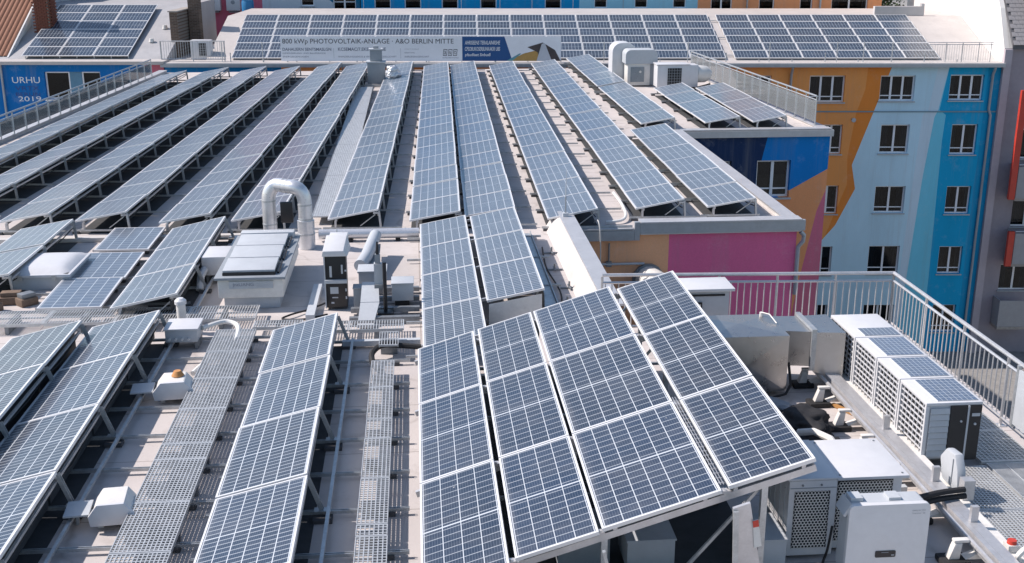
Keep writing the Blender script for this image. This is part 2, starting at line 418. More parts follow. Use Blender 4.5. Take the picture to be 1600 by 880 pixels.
part('east_wall', MB().hexa([(13.4, 36.85, GZ), (13.56, 36.85, GZ), (12.65, 54.8, GZ), (12.5, 54.8, GZ), (13.4, 36.85, -.124), (13.56, 36.85, -.124), (12.65, 54.8, -.124), (12.5, 54.8, -.124)]), mat('orange_plaster', '#b06a38', .85, 0, .1, 1), hotel)
# edge upstands and metal copings
def coping(pts, w=.32, z0=0, z1=.12, lip=.22, m=COPING):
    for i, (a, c_) in enumerate(zip(pts, pts[1:])):
        a, c_ = Vector((*a, 0)), Vector((*c_, 0)); d = (c_-a).normalized()
        mb = MB().bar(a+Vector((0, 0, (z0+z1)/2-.05)), c_+Vector((0, 0, (z0+z1)/2-.05)), w, z1-z0+.1)
        part('upstand', mb, FLASH, hotel)
        mb = MB().bar(a-d*.0+Vector((0, 0, z1+.015)), c_+Vector((0, 0, z1+.015)), w+.06, .03)
        part('coping', mb, m, hotel)
coping([(3.44, 24.45), (4.72, 24.45)], .24, 0, .02)
coping([(4.88, 24.46), (8.52, 24.46)], .3, 0, .16)
coping([(8.40, 24.64), (8.40, 36.55)], .28, 0, .10)
coping([(8.56, 36.68), (13.55, 36.68)], .3, 0, .08)
coping([(13.38, 36.86), (12.46, 54.8)], .28, 0, .06)
coping([(-13.0, 36), (-11.5, 54.5)], .3, 0, .1)
coping([(-17.0, 3.5), (-13.0, 35.9)], .3, 0, .1)
part('fascia', MB().box(3.37, 24.29, -.22, 4.74, 24.395, .0).box(4.745, 24.29, -.22, 4.86, 24.395, .19).box(4.865, 24.30, -.075, 8.6, 24.395, .165), GUTTER, hotel)
part('fascia', B(8.52, 36.46, -.15, 13.62, 36.595, .06), COPING, hotel)
part('gutter_elbow', MB().tube([(8.52, 24.36, -.12), (8.6, 24.36, -.2), (8.6, 24.38, -.34), (8.5, 24.4, -.48), (8.5, 24.4, -1.6)], .05, 8), GUTTER, hotel, smooth=True)
# low kerb between the two roof fields, and the lit parapet beside the light well
part('kerb', MB().box(-17, 24.28, .002, -2.45, 24.46, .10), FLASH, hotel, bevel=.02)
mb = MB()
prof = [(2.80, .002), (2.84, .06), (2.94, .22), (3.04, .30), (3.12, .32)]
ys = [18.3, 19.5, 21.2, 23.0, 24.3, 24.75]
for j in range(len(ys)-1):
    for (xa, za), (xb, zb) in zip(prof, prof[1:]):
        mb.quad((xa, ys[j], za), (xb, ys[j], zb), (xb, ys[j+1], zb), (xa, ys[j+1], za))
part('parapet_skirt', mb, FLASH, hotel, smooth=True)
part('parapet', B(3.12, 18.2, -.1, 3.30, 24.78, .315), FLASH, hotel)
part('parapet_coping', B(3.08, 18.15, .32, 3.40, 24.8, .36), COPING, hotel)

# ------------------------------------------------------------------ solar panels
def panel_meshes(W, L, t=.038, lip=.024):
    f = MB()
    f.box(0, 0, -t, W, lip, 0).box(0, L-lip, -t, W, L, 0).box(0, lip, -t, lip, L-lip, 0).box(W-lip, lip, -t, W, L-lip, 0)
    fm = f.mesh('frame')
    i = lip*.55
    lm = B(i, i, -.022, W-i, L-i, -.005).mesh('solar_panel')
    uvl = lm.uv_layers.new(name='UVMap')
    a = lip+.012
    for lo in lm.loops:
        x, y, _ = lm.vertices[lo.vertex_index].co
        uvl.data[lo.index].uv = ((x-a)/(W-2*a), (y-a)/(L-2*a))
    return lm, fm
PM = {}
def add_panel(parent, W, L, m, loc, rot):
    k = (W, L, m.name)
    if k not in PM:
        PM[k] = panel_meshes(W, L); PM[k][0].materials.append(m); PM[k][1].materials.append(FRAME)
    p = inst('solar_panel', PM[k][0], None, parent, loc, rot)
    link('frame', PM[k][1], None, p)
    return p
CH = {}
def channel(L, w=.041, h=.041):
    """open strut channel along +x, slotted back"""
    k = (round(L, 3), w, h)
    if k not in CH:
        t = .006
        CH[k] = MB().box(0, -w/2, 0, L, w/2, t).box(0, -w/2, t, L, -w/2+t, h).box(0, w/2-t, t, L, w/2, h).box(0, -w/2+t, h-t, L, -w/4, h).box(0, w/4, h-t, L, w/2-t, h).mesh('base_rail')
        CH[k].materials.append(GALV)
    return CH[k]
def simple(key, mb, m, bevel=0):
    if key not in CH:
        CH[key] = mb.mesh(key.split('|')[0], bevel=bevel); CH[key].materials.append(m)
    return CH[key]

def panel_row(label, x, y, slope, n, W, L, pitch, zlo, zhi, m=PV_ROW, gap=.7, group=None, fine=False, name='solar_panel_row', skip=()):
    """n panels end to end along the row, high edge on the right, on posts and cross rails"""
    wh = math.sqrt(max(W*W-(zhi-zlo)**2, .01)); tilt = math.asin((zhi-zlo)/W)
    r = thing(name, label, 'solar panels', (x, y, 0), -math.atan(slope), group)
    tot = n*pitch
    for j in range(n):
        if j in skip: continue
        jit = random.uniform(-.004, .004)
        add_panel(r, W, L, m, (random.uniform(-.006, .006), j*pitch+(pitch-L)/2, zlo+jit), (random.uniform(-.006, .006), -tilt+random.uniform(-.010, .010), random.uniform(-.002, .002)))
    part('floor_shade', B(.02, .05, .002, wh+(.06 if gap > .1 else -.02), tot-.05, .006), FLOORSHADE, r)  # dark sheet added on the roof to deepen the shade under the row
    # two purlins under the panels and one along the foot of the posts
    sx = .18
    for xx in (sx, wh-.10):
        zz = zlo+(zhi-zlo)*xx/wh-.075
        part('purlin', B(xx-.02, .02, zz-.02, xx+.02, tot-.02, zz+.03), ALU, r)
    part('tie_rail', B(wh-.035, .1, zhi-.17, wh-.005, tot-.1, zhi-.135), ALU, r)
    kp = [(wh-.04+random.uniform(-.015, .015), q*tot/(n*3), zhi-.20-(.05 if q % 3 else 0)+random.uniform(-.02, .02)) for q in range(n*3+1)]
    part('cable', MB().tube(kp, .012, 5), RUBBER, r)
    step = pitch if not fine else pitch/2
    if fine:
        part('foot_rail', B(wh+.20, .05, .098, wh+.24, tot-.05, .135), GALV, r)
        for q in range(n): part('back_shade', B(wh-.125, q*pitch+.04, .11, wh-.12, (q+1)*pitch-.04, zhi-.12), BACKSHADE, r)  # added dark sheets paint the shade seen through the open high side
    nn = int(round(tot/step))
    for j in range(nn+1):
        yy = min(max(j*step, .06), tot-.06)
        fullj = (not fine) or j % 2 == 0
        rl = wh+gap
        inst('base_rail', channel(rl), None, r, (-.12, yy, .055 if fullj else .05), (0, 0, 0))
        for xx in ((-.02, wh+gap*.72) if fine else (-.02,)):
            if xx < rl-.2: inst('rubber_foot', simple('rubber_foot', B(-.07, -.045, .002, .07, .045, .054), PADG), None, r, (xx, yy, 0))
        if not fullj: continue
        lean = .14 if fine else .03
        k = 'post|%.3f%.2f' % (zhi, lean)
        if k not in CH:
            a0, a1 = Vector((lean, 0, .10)), Vector((0, 0, zhi-.055)); mb = MB()
            mb.bar(a0+Vector((0, -.026, 0)), a1+Vector((0, -.026, 0)), .006, .045, (1, 0, 0)).bar(a0+Vector((0, .026, 0)), a1+Vector((0, .026, 0)), .006, .045, (1, 0, 0)).bar(a0+Vector((-.02, 0, 0)), a1+Vector((-.02, 0, 0)), .046, .006, (1, 0, 0))
            CH[k] = mb.mesh('post'); CH[k].materials.append(GALV)
        inst('post', CH[k], None, r, (wh+.005, yy, 0))
        if fine:
            inst('post_shoe', simple('post_shoe', MB().box(-.09, -.05, .096, .10, .05, .108), GALV), None, r, (wh+.145, yy, 0))
            inst('post_block', simple('post_block', B(-.10, -.07, .002, .12, .07, .05), PADG), None, r, (wh+.145, yy-.08, 0))
        inst('clamp', simple('clamp', MB().box(-.05, -.05, -.015, .05, .05, .015).tube([(.0, 0, -.03), (.0, 0, .04)], .012, 6), ALU), None, r, (wh-.05, yy, zhi-.085))
        hq = max(zlo-.19, .04)
        inst('low_bracket', simple('low_bracket|%.3f' % hq, MB().box(-.02, -.045, 0, .02, -.039, hq+.05).box(-.02, .039, 0, .02, .045, hq+.05).box(-.02, -.039, hq, .02, .039, hq+.006), ALU), None, r, (.16, yy, .10))
        a = (wh-.08, yy+.035, zhi-.14); c_ = (wh-.42, yy+.035, .11)
        if fine or j % 3 == 0:
            k = 'brace|%.3f' % zhi
            if k not in CH:
                CH[k] = MB().bar((0, 0, zhi-.14), (-.34, 0, .11), .02, .02).mesh('brace'); CH[k].materials.append(GALV)
            inst('brace', CH[k], None, r, (wh-.08, yy+.04, 0))
    return r, wh, tot

GR = 'long panel rows on the rear roof field'
rows = [  # x at near end, y, slope, panels, label, gap to the next row
    (-12.35, 29.0, .064, 13, 'leftmost long panel row, beside the slanting glass railing', .30),
    (-10.95, 26.6, .064, 15, 'second long panel row from the glass railing on the left', .42),
    (-9.08, 25.05, .051, 16, 'third long panel row from the glass railing on the left', .46),
    (-7.44, 25.0, .045, 16, 'fourth long panel row from the glass railing on the left', .66),
    (-5.60, 24.72, .040, 17, 'fifth long panel row from the glass railing, two left of the walkway', .36),
    (-4.07, 24.75, .032, 17, 'long panel row just left of the grey grating walkway', .95),
    (-1.98, 24.72, .027, 17, 'long panel row just right of the grey grating walkway, beside the grey chimney cowl', .62),
    (-.20, 24.45, .021, 17, 'left row of the two long panel rows standing close together', .02),
    (1.02, 24.75, .021, 17, 'right row of the two long panel rows standing close together', .62),
    (2.82, 24.40, .020, 17, 'long panel row whose near end comes down beside the whip antenna', .9),
    (4.92, 25.15, .017, 17, 'rightmost full-length panel row, near end above the orange wall', .66),
]
WR, LR, PR = 1.13, 1.70, 1.715
for x, y, s, n, lb, gp in rows:
    panel_row(lb, x, y, s, n, WR, LR, PR, .30, .505, gap=gp, group=GR)
GS = 'short panel rows at the right of the rear roof field'
panel_row('short panel row running up to the white ventilation hoods', 7.28, 46.1, .006, 6, WR, LR, PR, .30, .5, gap=.3, group=GS)
panel_row('short panel row in front of the white ventilation hoods, reflecting them at its far end', 7.27, 36.8, 0, 5, 1.13, 1.78, 1.8, .30, .5, gap=.6, group=GS)
panel_row('six-panel row along the roof edge above the magenta wall', 6.58, 25.2, .012, 6, 1.14, 1.73, 1.745, .30, .5, gap=.25, group=GS)
panel_row('four-panel row left of its twin above the navy wall', 9.40, 36.85, .002, 4, 1.17, 2.1, 2.12, .30, .5, gap=.45, group=GS)
panel_row('four-panel row nearest the right-hand roof railing', 11.02, 36.9, .012, 4, 1.13, 2.1, 2.12, .30, .5, gap=.3, group=GS)
GF = 'panel rows in the foreground'
panel_row('foreground panel row cut by the left picture edge', -6.36, 8.0, 0, 5, 1.13, 1.87, 1.89, .30, .56, m=PV_NEAR, gap=-.1, group=GF, fine=True)
panel_row('second foreground panel row from the left, beside the wide grating walkway', -5.22, 6.5, 0, 6, 1.11, 1.87, 1.89, .30, .56, m=PV_NEAR, gap=2.0, group=GF, fine=True)
panel_row('foreground panel row standing between the two grating walkways', -2.34, 8.05, 0, 5, 1.06, 1.87, 1.89, .30, .56, m=PV_NEAR, gap=1.25, group=GF, fine=True)
panel_row('three-panel row between the flat panels and the grey roof unit', -5.20, 18.8, 0, 3, 1.15, 1.78, 1.79, .30, .55, gap=.15, group=GF, fine=True)
panel_row('pair of panels at the left picture edge behind the white roof hatch', -8.42, 20.35, .01, 2, 1.12, 1.95, 2.02, .30, .5, gap=.9, group=GF)
# three single panels lying flat
for i, (y0, lb) in enumerate([(23.05, 'farthest of the three single panels lying flat on the roof'), (21.05, 'middle one of the three single panels lying flat beside the white hatch'), (19.30, 'nearest of the three single panels lying flat, behind the cross walkway')]):
    r = thing('flat_solar_panel', lb, 'solar panel', (-6.55, y0, 0), R(-.6+i*.5), 'single panels lying flat on the roof')
    add_panel(r, 1.08, 1.66, PV_FLAT, (0, 0, .17), (R(1.2), 0, 0))
    for yy in (.25, 1.38):
        inst('base_rail', channel(1.9), None, r, (-.1, yy, .06))
        for xx in (.1, .95): inst('rubber_foot', simple('rubber_foot', B(-.07, -.045, .002, .07, .045, .054), PADG), None, r, (xx, yy, 0))

# two-column array behind the big one, and the big four-column array
def big_array(label, x0, zfun, cols, ys, s, mats, group=None, name='tilted_solar_array'):
    til = math.atan(s); r = wthing(name, label, 'solar panels', (x0, ys[0][0], 0), group)
    for ci, ((xa, xb), yl, m) in enumerate(zip(cols, ys, mats)):
        Wc = (xb-xa)/math.cos(til)
        for ya, yb in zip(yl, yl[1:]):
            add_panel(r, round(Wc, 3), round(yb-ya-.02, 3), m, (xa, ya+.01, zfun(xa)), (0, -til+random.uniform(-.006, .006), 0))
    return r
zb = lambda x: .40+.32*x
big = big_array('large steep array of twelve big panels filling the foreground', 0, zb,
    [(-.06, .775), (.835, 1.63), (1.665, 2.80), (2.875, 3.70)],
    [[9.55, 11.83, 14.11, 16.21], [9.64, 11.83, 14.11, 16.21], [9.66, 11.83, 14.10, 16.19], [9.68, 11.80, 13.94, 15.97]], .32,
    [PV_BIG4, PV_BIG4, PV_BIG6, PV_BIG4])
part('floor_shade', B(.0, 8.6, .0015, 3.5, 16.0, .0018), FLOORSHADE, big)  # added dark sheet, darkens the shaded roof below the big array
for yy in (9.72, 11.83, 14.1, 15.95):
    part('rafter', MB().bar((-.1, yy, zb(-.1)-.115), (3.72, yy, zb(3.72)-.115), .045, .07), ALU, big)
for xx in (.06, .70, .90, 1.56, 1.80, 2.66, 2.95, 3.60):
    part('purlin', B(xx-.02, 9.70, zb(xx)-.082, xx+.02, 15.98, zb(xx)-.046), ALU, big)
for yy in (9.74, 11.85, 14.12, 15.93):
    for xx in (.1, 1.70, 3.24):
        h = zb(xx)-.15
        part('post', MB().box(xx-.03, yy-.03, .06, xx-.022, yy+.03, h).box(xx-.022, yy-.03, .06, xx+.03, yy-.022, h).box(xx-.022, yy+.022, .06, xx+.03, yy+.03, h), GALV, big)
        part('foot_plate', B(xx-.14, yy-.1, .002, xx+.14, yy+.1, .055), RUBBER, big)
    part('tie_bar', B(.1, yy+.035, .10, 3.6, yy+.076, .141), GALV, big)
    part('brace', MB().bar((3.20, yy+.055, zb(3.2)-.2), (2.3, yy+.055, .13), .03, .03), GALV, big)
    for xx in (.08, .80, 1.65, 2.85):
        part('end_clamp', MB().box(xx-.045, yy-.05, zb(xx)-.075, xx+.05, yy+.02, zb(xx)-.045).tube([(xx, yy-.03, zb(xx)-.11), (xx, yy-.03, zb(xx)-.03)], .014, 6), ALU, big)
# front bracing on the near face: wide plate leg with a tag, a slim leg
part('plate_leg', MB().xprism([(2.86, zb(2.86)-.1), (3.02, zb(3.02)-.1), (3.16, .55), (3.18, .06), (2.96, .06)], 9.44, 9.475), ALU, big)
part('plate_leg_rib', MB().bar((2.88, 9.42, zb(2.86)-.12), (2.93, 9.42, .06), .03, .05), GALV, big)
tg = part('tag', MB().xprism([(3.05, 1.08), (3.10, 1.10), (3.15, .82), (3.08, .80)], 9.425, 9.438), WHITE2, big)
part('red_mark', MB().xprism([(3.045, 1.085), (3.10, 1.10), (3.11, 1.03), (3.055, 1.02)], 9.418, 9.4245), REDP, tg)
part('slim_leg', MB().bar((1.66, 9.5, zb(1.66)-.14), (1.83, 9.5, .06), .045, .03), GALV, big)
part('front_tie', MB().box(1.70, 9.53, .40, 3.0, 9.57, .45), GALV, big)
for i in range(2):
    part('tray_wire', MB().bar((2.815+i*.03, 9.75, zb(2.83)+.004), (2.815+i*.03, 11.9, zb(2.83)+.004), .006, .006), ALU, big)
part('tray_rungs', (lambda mb: [mb.box(2.805, 9.8+i*.1, zb(2.8)+.0, 2.865, 9.806+i*.1, zb(2.8)+.012) for i in range(21)] and mb)(MB()), ALU, big)

zu = lambda x: .30+.2*x
up_ = big_array('lower two-column panel array behind the big foreground array', 0, zu, [(.02, 1.0), (1.085, 2.04)],
    [[16.48, 18.30, 20.25, 22.18, 24.08], [18.02, 19.98, 21.92, 23.84]], .2, [PV_ROW, PV_ROW])
for yy in (16.7, 18.3, 20.2, 22.1, 23.75):
    xe = 2.05 if yy > 18 else 1.0
    part('base_rail', B(-.25, yy-.02, .055, xe+.55, yy+.02, .095), GALV, up_)
    for xx in (.1, .95, 1.95):
        if xx < xe: part('post', B(xx-.02, yy-.02, .096, xx+.02, yy+.02, zu(xx)-.09), GALV, up_)
    part('rafter', MB().bar((0, yy, zu(0)-.065), (xe, yy, zu(xe)-.065), .04, .05), ALU, up_)
part('wind_plate', MB().quad((1.12, 17.99, .06), (2.0, 17.99, .06), (2.0, 18.0, .62), (1.12, 18.0, .46)), WHITE2, up_)
part('wind_plate', MB().quad((2.06, 18.05, .08), (2.06, 23.8, .08), (2.045, 23.8, .60), (2.045, 18.05, .60)), MGREY, up_)
ct = single('cable_tray', MB().box(2.14, 17.9, .03, 2.40, 24.0, .05).box(2.14, 17.9, .05, 2.155, 24.0, .13).box(2.385, 17.9, .05, 2.40, 24.0, .13).box(2.16, 17.95, .051, 2.38, 24, .075), GALV,
    'long galvanised cable tray right of the two-column array', 'cable tray', loc=(2.27, 18, 0))

# ------------------------------------------------------------------ gratings
def grating_mesh(L, W, px, py, t=.0055, h=.03):
    mb = MB()
    mb.box(0, 0, -h, W, .02, 0).box(0, L-.02, -h, W, L, 0).box(0, .02, -h-.02, .010, L-.02, .004).box(W-.010, .02, -h-.02, W, L-.02, .004)
    n = max(int(round(W/px)), 2)
    for i in range(1, n): mb.box(i*W/n-t*1.15, .02, -h, i*W/n+t*1.15, L-.02, -.001)
    n = max(int(round(L/py)), 2)
    for i in range(1, n): mb.box(.010, i*L/n-t*1.3, -.012, W-.010, i*L/n+t*1.3, -.003)
    me = mb.mesh('grating_panel'); me.materials.append(GRATE); return me
def walkway(label, x, y, Wd, lens, z, px, py, rotz=0, group='grating walkways', name='grating_walkway', t=.0055):
    r = thing(name, label, 'walkway', (x, y, 0), rotz, group)
    cache = {}; yy = 0
    for L in lens:
        if L not in cache: cache[L] = grating_mesh(L-.008, Wd, px, py, t)
        inst('grating_panel', cache[L], None, r, (random.uniform(-.004, .004), yy, z+random.uniform(-.003, .003)), (0, 0, random.uniform(-.003, .003)))
        inst('support', simple('support|%.2f%.2f' % (Wd, z), B(.02, -.03, .002, Wd-.02, .03, z-.034), DGALV), None, r, (0, yy+L/2, 0))
        yy += L
    return r
walkway('wide grating walkway running between the two left foreground rows', -3.27, 6.2, .63, [.9, 1.1, 1.1, 1.1, .45, 1.1, 1.1, .45, 1.1, 1.1, 1.1, 1.0], .22, .045, .052)
walkway('narrow grating walkway left of the big foreground array', -.75, 6.0, .34, [1.1, 1.1, 1.1, .6, 1.1, .25, 1.1, 1.1, .6, 1.1, 1.05], .22, .048, .055)
walkway('small square grating piece lying across the cable bridge', -.66, 16.75, .30, [.62], .26, .045, .30)
walkway('cross grating walkway in front of the three flat panels', -2.75, 18.42, .70, [1.15]*6, .19, .35, .045, R(90))
walkway('short cross grating left of the dark inverter cabinet', -1.95, 18.0, .34, [.8], .17, .3, .045, R(90))
walkway('cross grating walkway at the far end of the narrow walkway', -.28, 17.66, .46, [.9, .9], .20, .24, .045, R(90))
walkway('fine grey grating walkway climbing between the long rows to the grey cowl', -2.38, 25.4, .66, [1.5]*14+[1.0], .20, .05, .04, t=.011)

# ------------------------------------------------------------------ railings
def railing(label, pts, z0, z1, nb, npost, m=GALV, glass=None, r_top=.024, second=.13, name='roof_railing', bal=.008, group='roof railings', bz=.12):
    p0 = Vector((*pts[0], z0)); r = wthing(name, label, 'railing', p0, group)
    for (a, b_), nn, npp in zip(zip(pts, pts[1:]), nb, npost):
        a, b_ = Vector((*a, 0)), Vector((*b_, 0)); U = Vector((0, 0, 1))
        part('top_rail', MB().tube([a+U*z1, b_+U*z1], r_top, 8), m, r, smooth=True)
        part('second_rail', MB().tube([a+U*(z1-second), b_+U*(z1-second)], r_top*.7, 6), m, r, smooth=True)
        if nn: part('bottom_rail', MB().tube([a+U*(z0+bz), b_+U*(z0+bz)], r_top*.6, 6), m, r, smooth=True)
        d = b_-a; L = d.length
        for i in range(npp+1):
            q = a+d*i/npp
            inst('post', simple('rail_post|%.2f%.2f%s' % (z0, z1, m.name), MB().tube([(0, 0, z0), (0, 0, z1-.02)], .022, 8), m), None, r, (q.x, q.y, 0))
            inst('base_plate', simple('base_plate|%.2f' % z0, B(-.06, -.06, z0, .06, .06, z0+.012), m), None, r, (q.x, q.y, 0))
        for i in range(nn):
            q = a+d*(i+.5)/nn
            inst('baluster', simple('baluster|%.2f%.2f%s' % (z0, z1, m.name), MB().tube([(0, 0, z0+bz), (0, 0, z1-second)], bal, 5), m), None, r, (q.x, q.y, 0))
        if glass:
            for i in range(npp):
                q0 = a+d*(i+.03)/npp; q1 = a+d*(i+.97)/npp
                part('glass_panel', MB().bar(q0+U*(z0+z1-second)*.5+U*.03, q1+U*(z0+z1-second)*.5+U*.03, .012, (z1-second-z0)-.14), glass, r)
    return r
railing('steel railing with thin bars around the right-hand terrace', [(2.95, 17.72), (7.72, 17.45), (7.72, 6.0)], 0, 1.0, [44, 92], [5, 9], m=ALU, r_top=.030, bal=.010)
railing('slanting glass-filled railing at the left edge of the rear roof', [(-13.0, 33.5), (-11.55, 52.3)], .13, .84, [0], [19], glass=RGLASS, r_top=.03)
railing('glass-filled railing at the right edge of the rear roof', [(13.25, 37.3), (12.42, 51.7)], .09, 1.05, [0], [16], glass=RGLASS, r_top=.03)


# ------------------------------------------------------------------ the street of houses behind (u along the street, v away from us)
ORANGE, LORANGE, LBLUE, MBLUE, DBLUE = '#c9843f', '#d08f4e', '#8fbfd6', '#4aa6c6', '#1286b8'
rear = hthing('rear_building', 'long painted house behind the roof with orange, pale blue and bright blue facade', 'building', 3.5, 57)
bx, bz = 3.5, GZ                                # local = (u-bx, v-57, z-GZ)
def bd(pts): return [(z-bz, u-bx) for z, u in pts]
REARM = mural_mat('mural_orange_blue', ['#1482c4', '#f4a262', '#f4a45e', '#ea8e40', '#c6e6f4', '#cfe4f0', '#7cd2ea', '#18a6d6', '#1498c8'], [
    bd([(1, -11.5), (-.8, -11.2), (-15, -9)]),
    bd([(1, 12), (-15, 12)]),
    bd([(0, 17.45), (-1.24, 17.4), (-2.4, 17.05), (-4.6, 16.8), (-6, 16.9), (-9, 15.9), (-15, 14)]),
    bd([(0, 18.65), (-.21, 18.59), (-2.35, 17.91), (-5.02, 17.06), (-6.23, 17.33), (-8.13, 16.48), (-9.14, 15.68), (-10, 15.0), (-15, 12)]),
    bd([(0, 20.9), (-2.3, 20.6), (-2.5, 20.35), (-11, 20.0), (-15, 19.8)]),
    bd([(0, 21.44), (-2.25, 21.1), (-2.6, 20.95), (-5.74, 20.67), (-11.1, 20.38), (-15, 20.1)]),
    bd([(0, 21.45), (-2.25, 21.16), (-2.5, 21.5), (-3.79, 21.45), (-11.1, 21.54), (-15, 21.5)]),
    bd([(0, 23.35), (-.2, 23.35), (-15, 23.3)])], (0, 16), (-22, 22))
wins = [(14.63, 16.38, -1.87, -.56, 2), (18.12, 19.82, -1.81, -.56, 2), (21.54, 23.2, -1.78, -.52, 2),
        (18.35, 19.78, -4.43, -2.98, 1), (21.88, 23.17, -4.48, -2.96, 1), (18.35, 19.88, -7.49, -6.1, 1), (21.97, 23.2, -7.54, -6.1, 1),
        (18.31, 19.9, -10.72, -9.22, 1), (21.93, 23.14, -10.72, -9.25, 1), (15.40, 16.45, -4.46, -2.98, 1), (15.40, 16.5, -7.54, -6.07, 1), (15.40, 16.44, -10.79, -9.25, 1),
        (10.9, 12.75, -1.85, -.56, 2), (18.31, 19.9, -13.9, -12.4, 1), (21.93, 23.14, -13.9, -12.4, 1), (15.4, 16.44, -13.9, -12.4, 1)]
part('facade', wall_sheet(MB(), -17.0, 24.0, GZ, .0, 57, [q[:4] for q in wins]), REARM, rear, label='facade painted in slanting orange and blue fields')
part('cornice_line', B(13.6, 56.96, -2.36, 24.0, 56.998, -2.30), mat('painted_ledge', '#7f98a4', .8, 0, .15, 2), rear)
for q in wins: window(rear, *q[:4], 57, q[4], .2 if q[4] else 0)
part('side_wall', B(-17.0, 57.3, GZ, -16.8, 69, .0), PLASTER, rear); part('side_wall', B(23.8, 57.3, GZ, 24.0, 69, .0), PLASTER, rear)
part('back_wall', B(-17.0, 69, GZ, 24.0, 69.2, .0), PLASTER, rear)
RMETAL = mat('pale_roof_sheet', (.52, .49, .47), .6, .1, .1, 1.2, dirt=.2)
part('eaves_deck', B(-17.1, 56.72, .004, 24.05, 57.9, .07), RMETAL, rear)
slope = MB().yprism([(57.9, .07), (63.1, 1.86), (63.1, 1.70), (57.9, -.09)], -15.2, 24.0)
part('roof_slope', slope, RMETAL, rear)
part('roof_top', B(-15.2, 63.1, 1.6, 24.0, 69, 1.86), RMETAL, rear)
part('gable_wall', MB().yprism([(57.95, -.1), (63.1, 1.69), (69, 1.59), (69, -.1)], -15.15, -15.0), PLASTER, rear)
part('low_terrace', B(-17.0, 57.9, -.05, -15.2, 69, .05), RMETAL, rear)
part('gutter', MB().box(-17.1, 56.60, -.12, 24.0, 56.718, .045), GUTTER, rear)
for u, z1 in ((13.68, -.12), (23.55, -.12)):
    part('drainpipe', MB().tube([(u, 56.66, z1), (u, 56.75, -.3), (u, 56.88, -.5), (u, 56.9, -2.2), (u+.12, 56.9, -2.5), (u+.12, 56.9, GZ)], .065, 8), GUTTER, rear, smooth=True)
part('vent_cap', MB().tube([(16.95, 56.94, -2.75), (16.95, 57.0, -2.75)], .11, 12), SILL, rear)
part('ridge_parapet', B(19.4, 63.15, 1.87, 22.05, 63.45, 2.35), mat('pale_grey_render', (.50, .49, .49), .8, 0, .1, 1), rear)
part('cornice_step', B(21.9, 63.15, 2.36, 22.05, 63.45, 2.5), COPING, rear)
for i in range(23):
    u = -13.8+i*1.62
    part('snow_stop', MB().box(u-.02, 57.2, .07, u+.02, 57.24, .52 if i % 3 == 0 else .2), GALV, rear)
# the array on that roof: each panel its own part
arr = hthing('roof_slope_array', 'wide panel array covering the sloping roof behind the white banner', 'solar panels', 3.5, 57.95, .1)
pit = math.atan2(1.79, 5.2); NR = 6; PH = 5.36/NR
cols_u = [-13.95+i*1.757 for i in range(14)]+[-13.95+14*1.757+.42+i*1.70 for i in range(6)]
for ci, u in enumerate(cols_u):
    Wp = 1.735 if ci < 14 else 1.68
    for k in range(NR):
        sy = k*PH
        add_panel(arr, Wp, round(PH-.015, 3), PV_FAR, (u-.045*k, 57.93+sy*math.cos(pit), .20+sy*math.sin(pit)), (pit, 0, 0))
for k in range(3):
    part('rail', MB().bar((-13.9, 58.3+k*2, .17+(k*2+.35)*math.tan(pit)), (21.0, 58.3+k*2, .17+(k*2+.35)*math.tan(pit)), .05, .04), ALU, arr)
# eaves stanchions and end railing
rr = hthing('eaves_railing', 'thin steel railing at the right end of the sloping roof', 'railing', 22.5, 57.4, .07)
for u in (21.3, 22.1, 22.9, 23.5):
    part('post', MB().tube([(u, 57.35, .07), (u, 57.35, 1.0)], .02, 6), GALV, rr)
for z in (1.0, .9): part('rail', MB().tube([(20.4, 57.35, z), (23.6, 57.35, z)], .018, 6), GALV, rr)
for i in range(26): part('baluster', B(20.5+i*.12, 57.345, .12, 20.51+i*.12, 57.355, .9), GALV, rr)
for u, lb in zip((-14.2, -12.2, 4.5, 8.6, 12.6, 15.9, 17.2, 18.6), ('leftmost eaves post, by the terrace bars', 'eaves post just left of the banner', 'eaves post left of the white hoods', 'eaves post behind the white hoods', 'eaves post above the right roof railing', 'eaves post above the first triple window', 'third eaves post from the right roof end', 'last eaves post before the end railing')):
    o = single('roof_stanchion', MB().tube([uv(u, 57.15, .07), uv(u, 57.15, 1.05)], .022, 6), GALV, 'thin steel '+lb, 'post', 'eaves posts', loc=tuple(uv(u, 57.15, .07)))

# ------------------------------------------------------------------ banner
def text(body, parent, x, z, y, width, height, m, name='lettering', shear=0., bold=0.):
    cu = bpy.data.curves.new('lettering', 'FONT'); cu.body = body; cu.size = 1; cu.shear = shear; cu.resolution_u = 3; cu.offset = bold
    to = bpy.data.objects.new('lettering_tmp', cu); COL.objects.link(to)
    bpy.context.view_layer.update()
    me = bpy.data.meshes.new_from_object(to.evaluated_get(bpy.context.evaluated_depsgraph_get()))
    bpy.data.objects.remove(to); bpy.data.curves.remove(cu)
    xs = [v.co.x for v in me.vertices]; ys = [v.co.y for v in me.vertices]
    sx = width/(max(xs)-min(xs)); sy = height/(max(ys)-min(ys)); off = BASE[parent.name]
    for v in me.vertices:
        px_, pz_ = (v.co.x-min(xs))*sx+x, (v.co.y-min(ys))*sy+z
        v.co = (px_-off.x, y-off.y, pz_-off.z)
    me.name = name
    return link(name, me, m, parent)
INK = mat('dark_ink', (.03, .035, .05), .6, 0, .05, 2)
INK2 = mat('grey_ink', (.22, .24, .30), .6, 0, .05, 2)
PRINTW = mat('white_print', (.80, .82, .84), .5, 0, .03, 2)
BANW = mat('banner_white', (.86, .88, .92), .55, 0, .05, 1.5, dirt=.06)
BANB = mat('banner_blue', (.012, .085, .26), .5, 0, .06, 1.5)
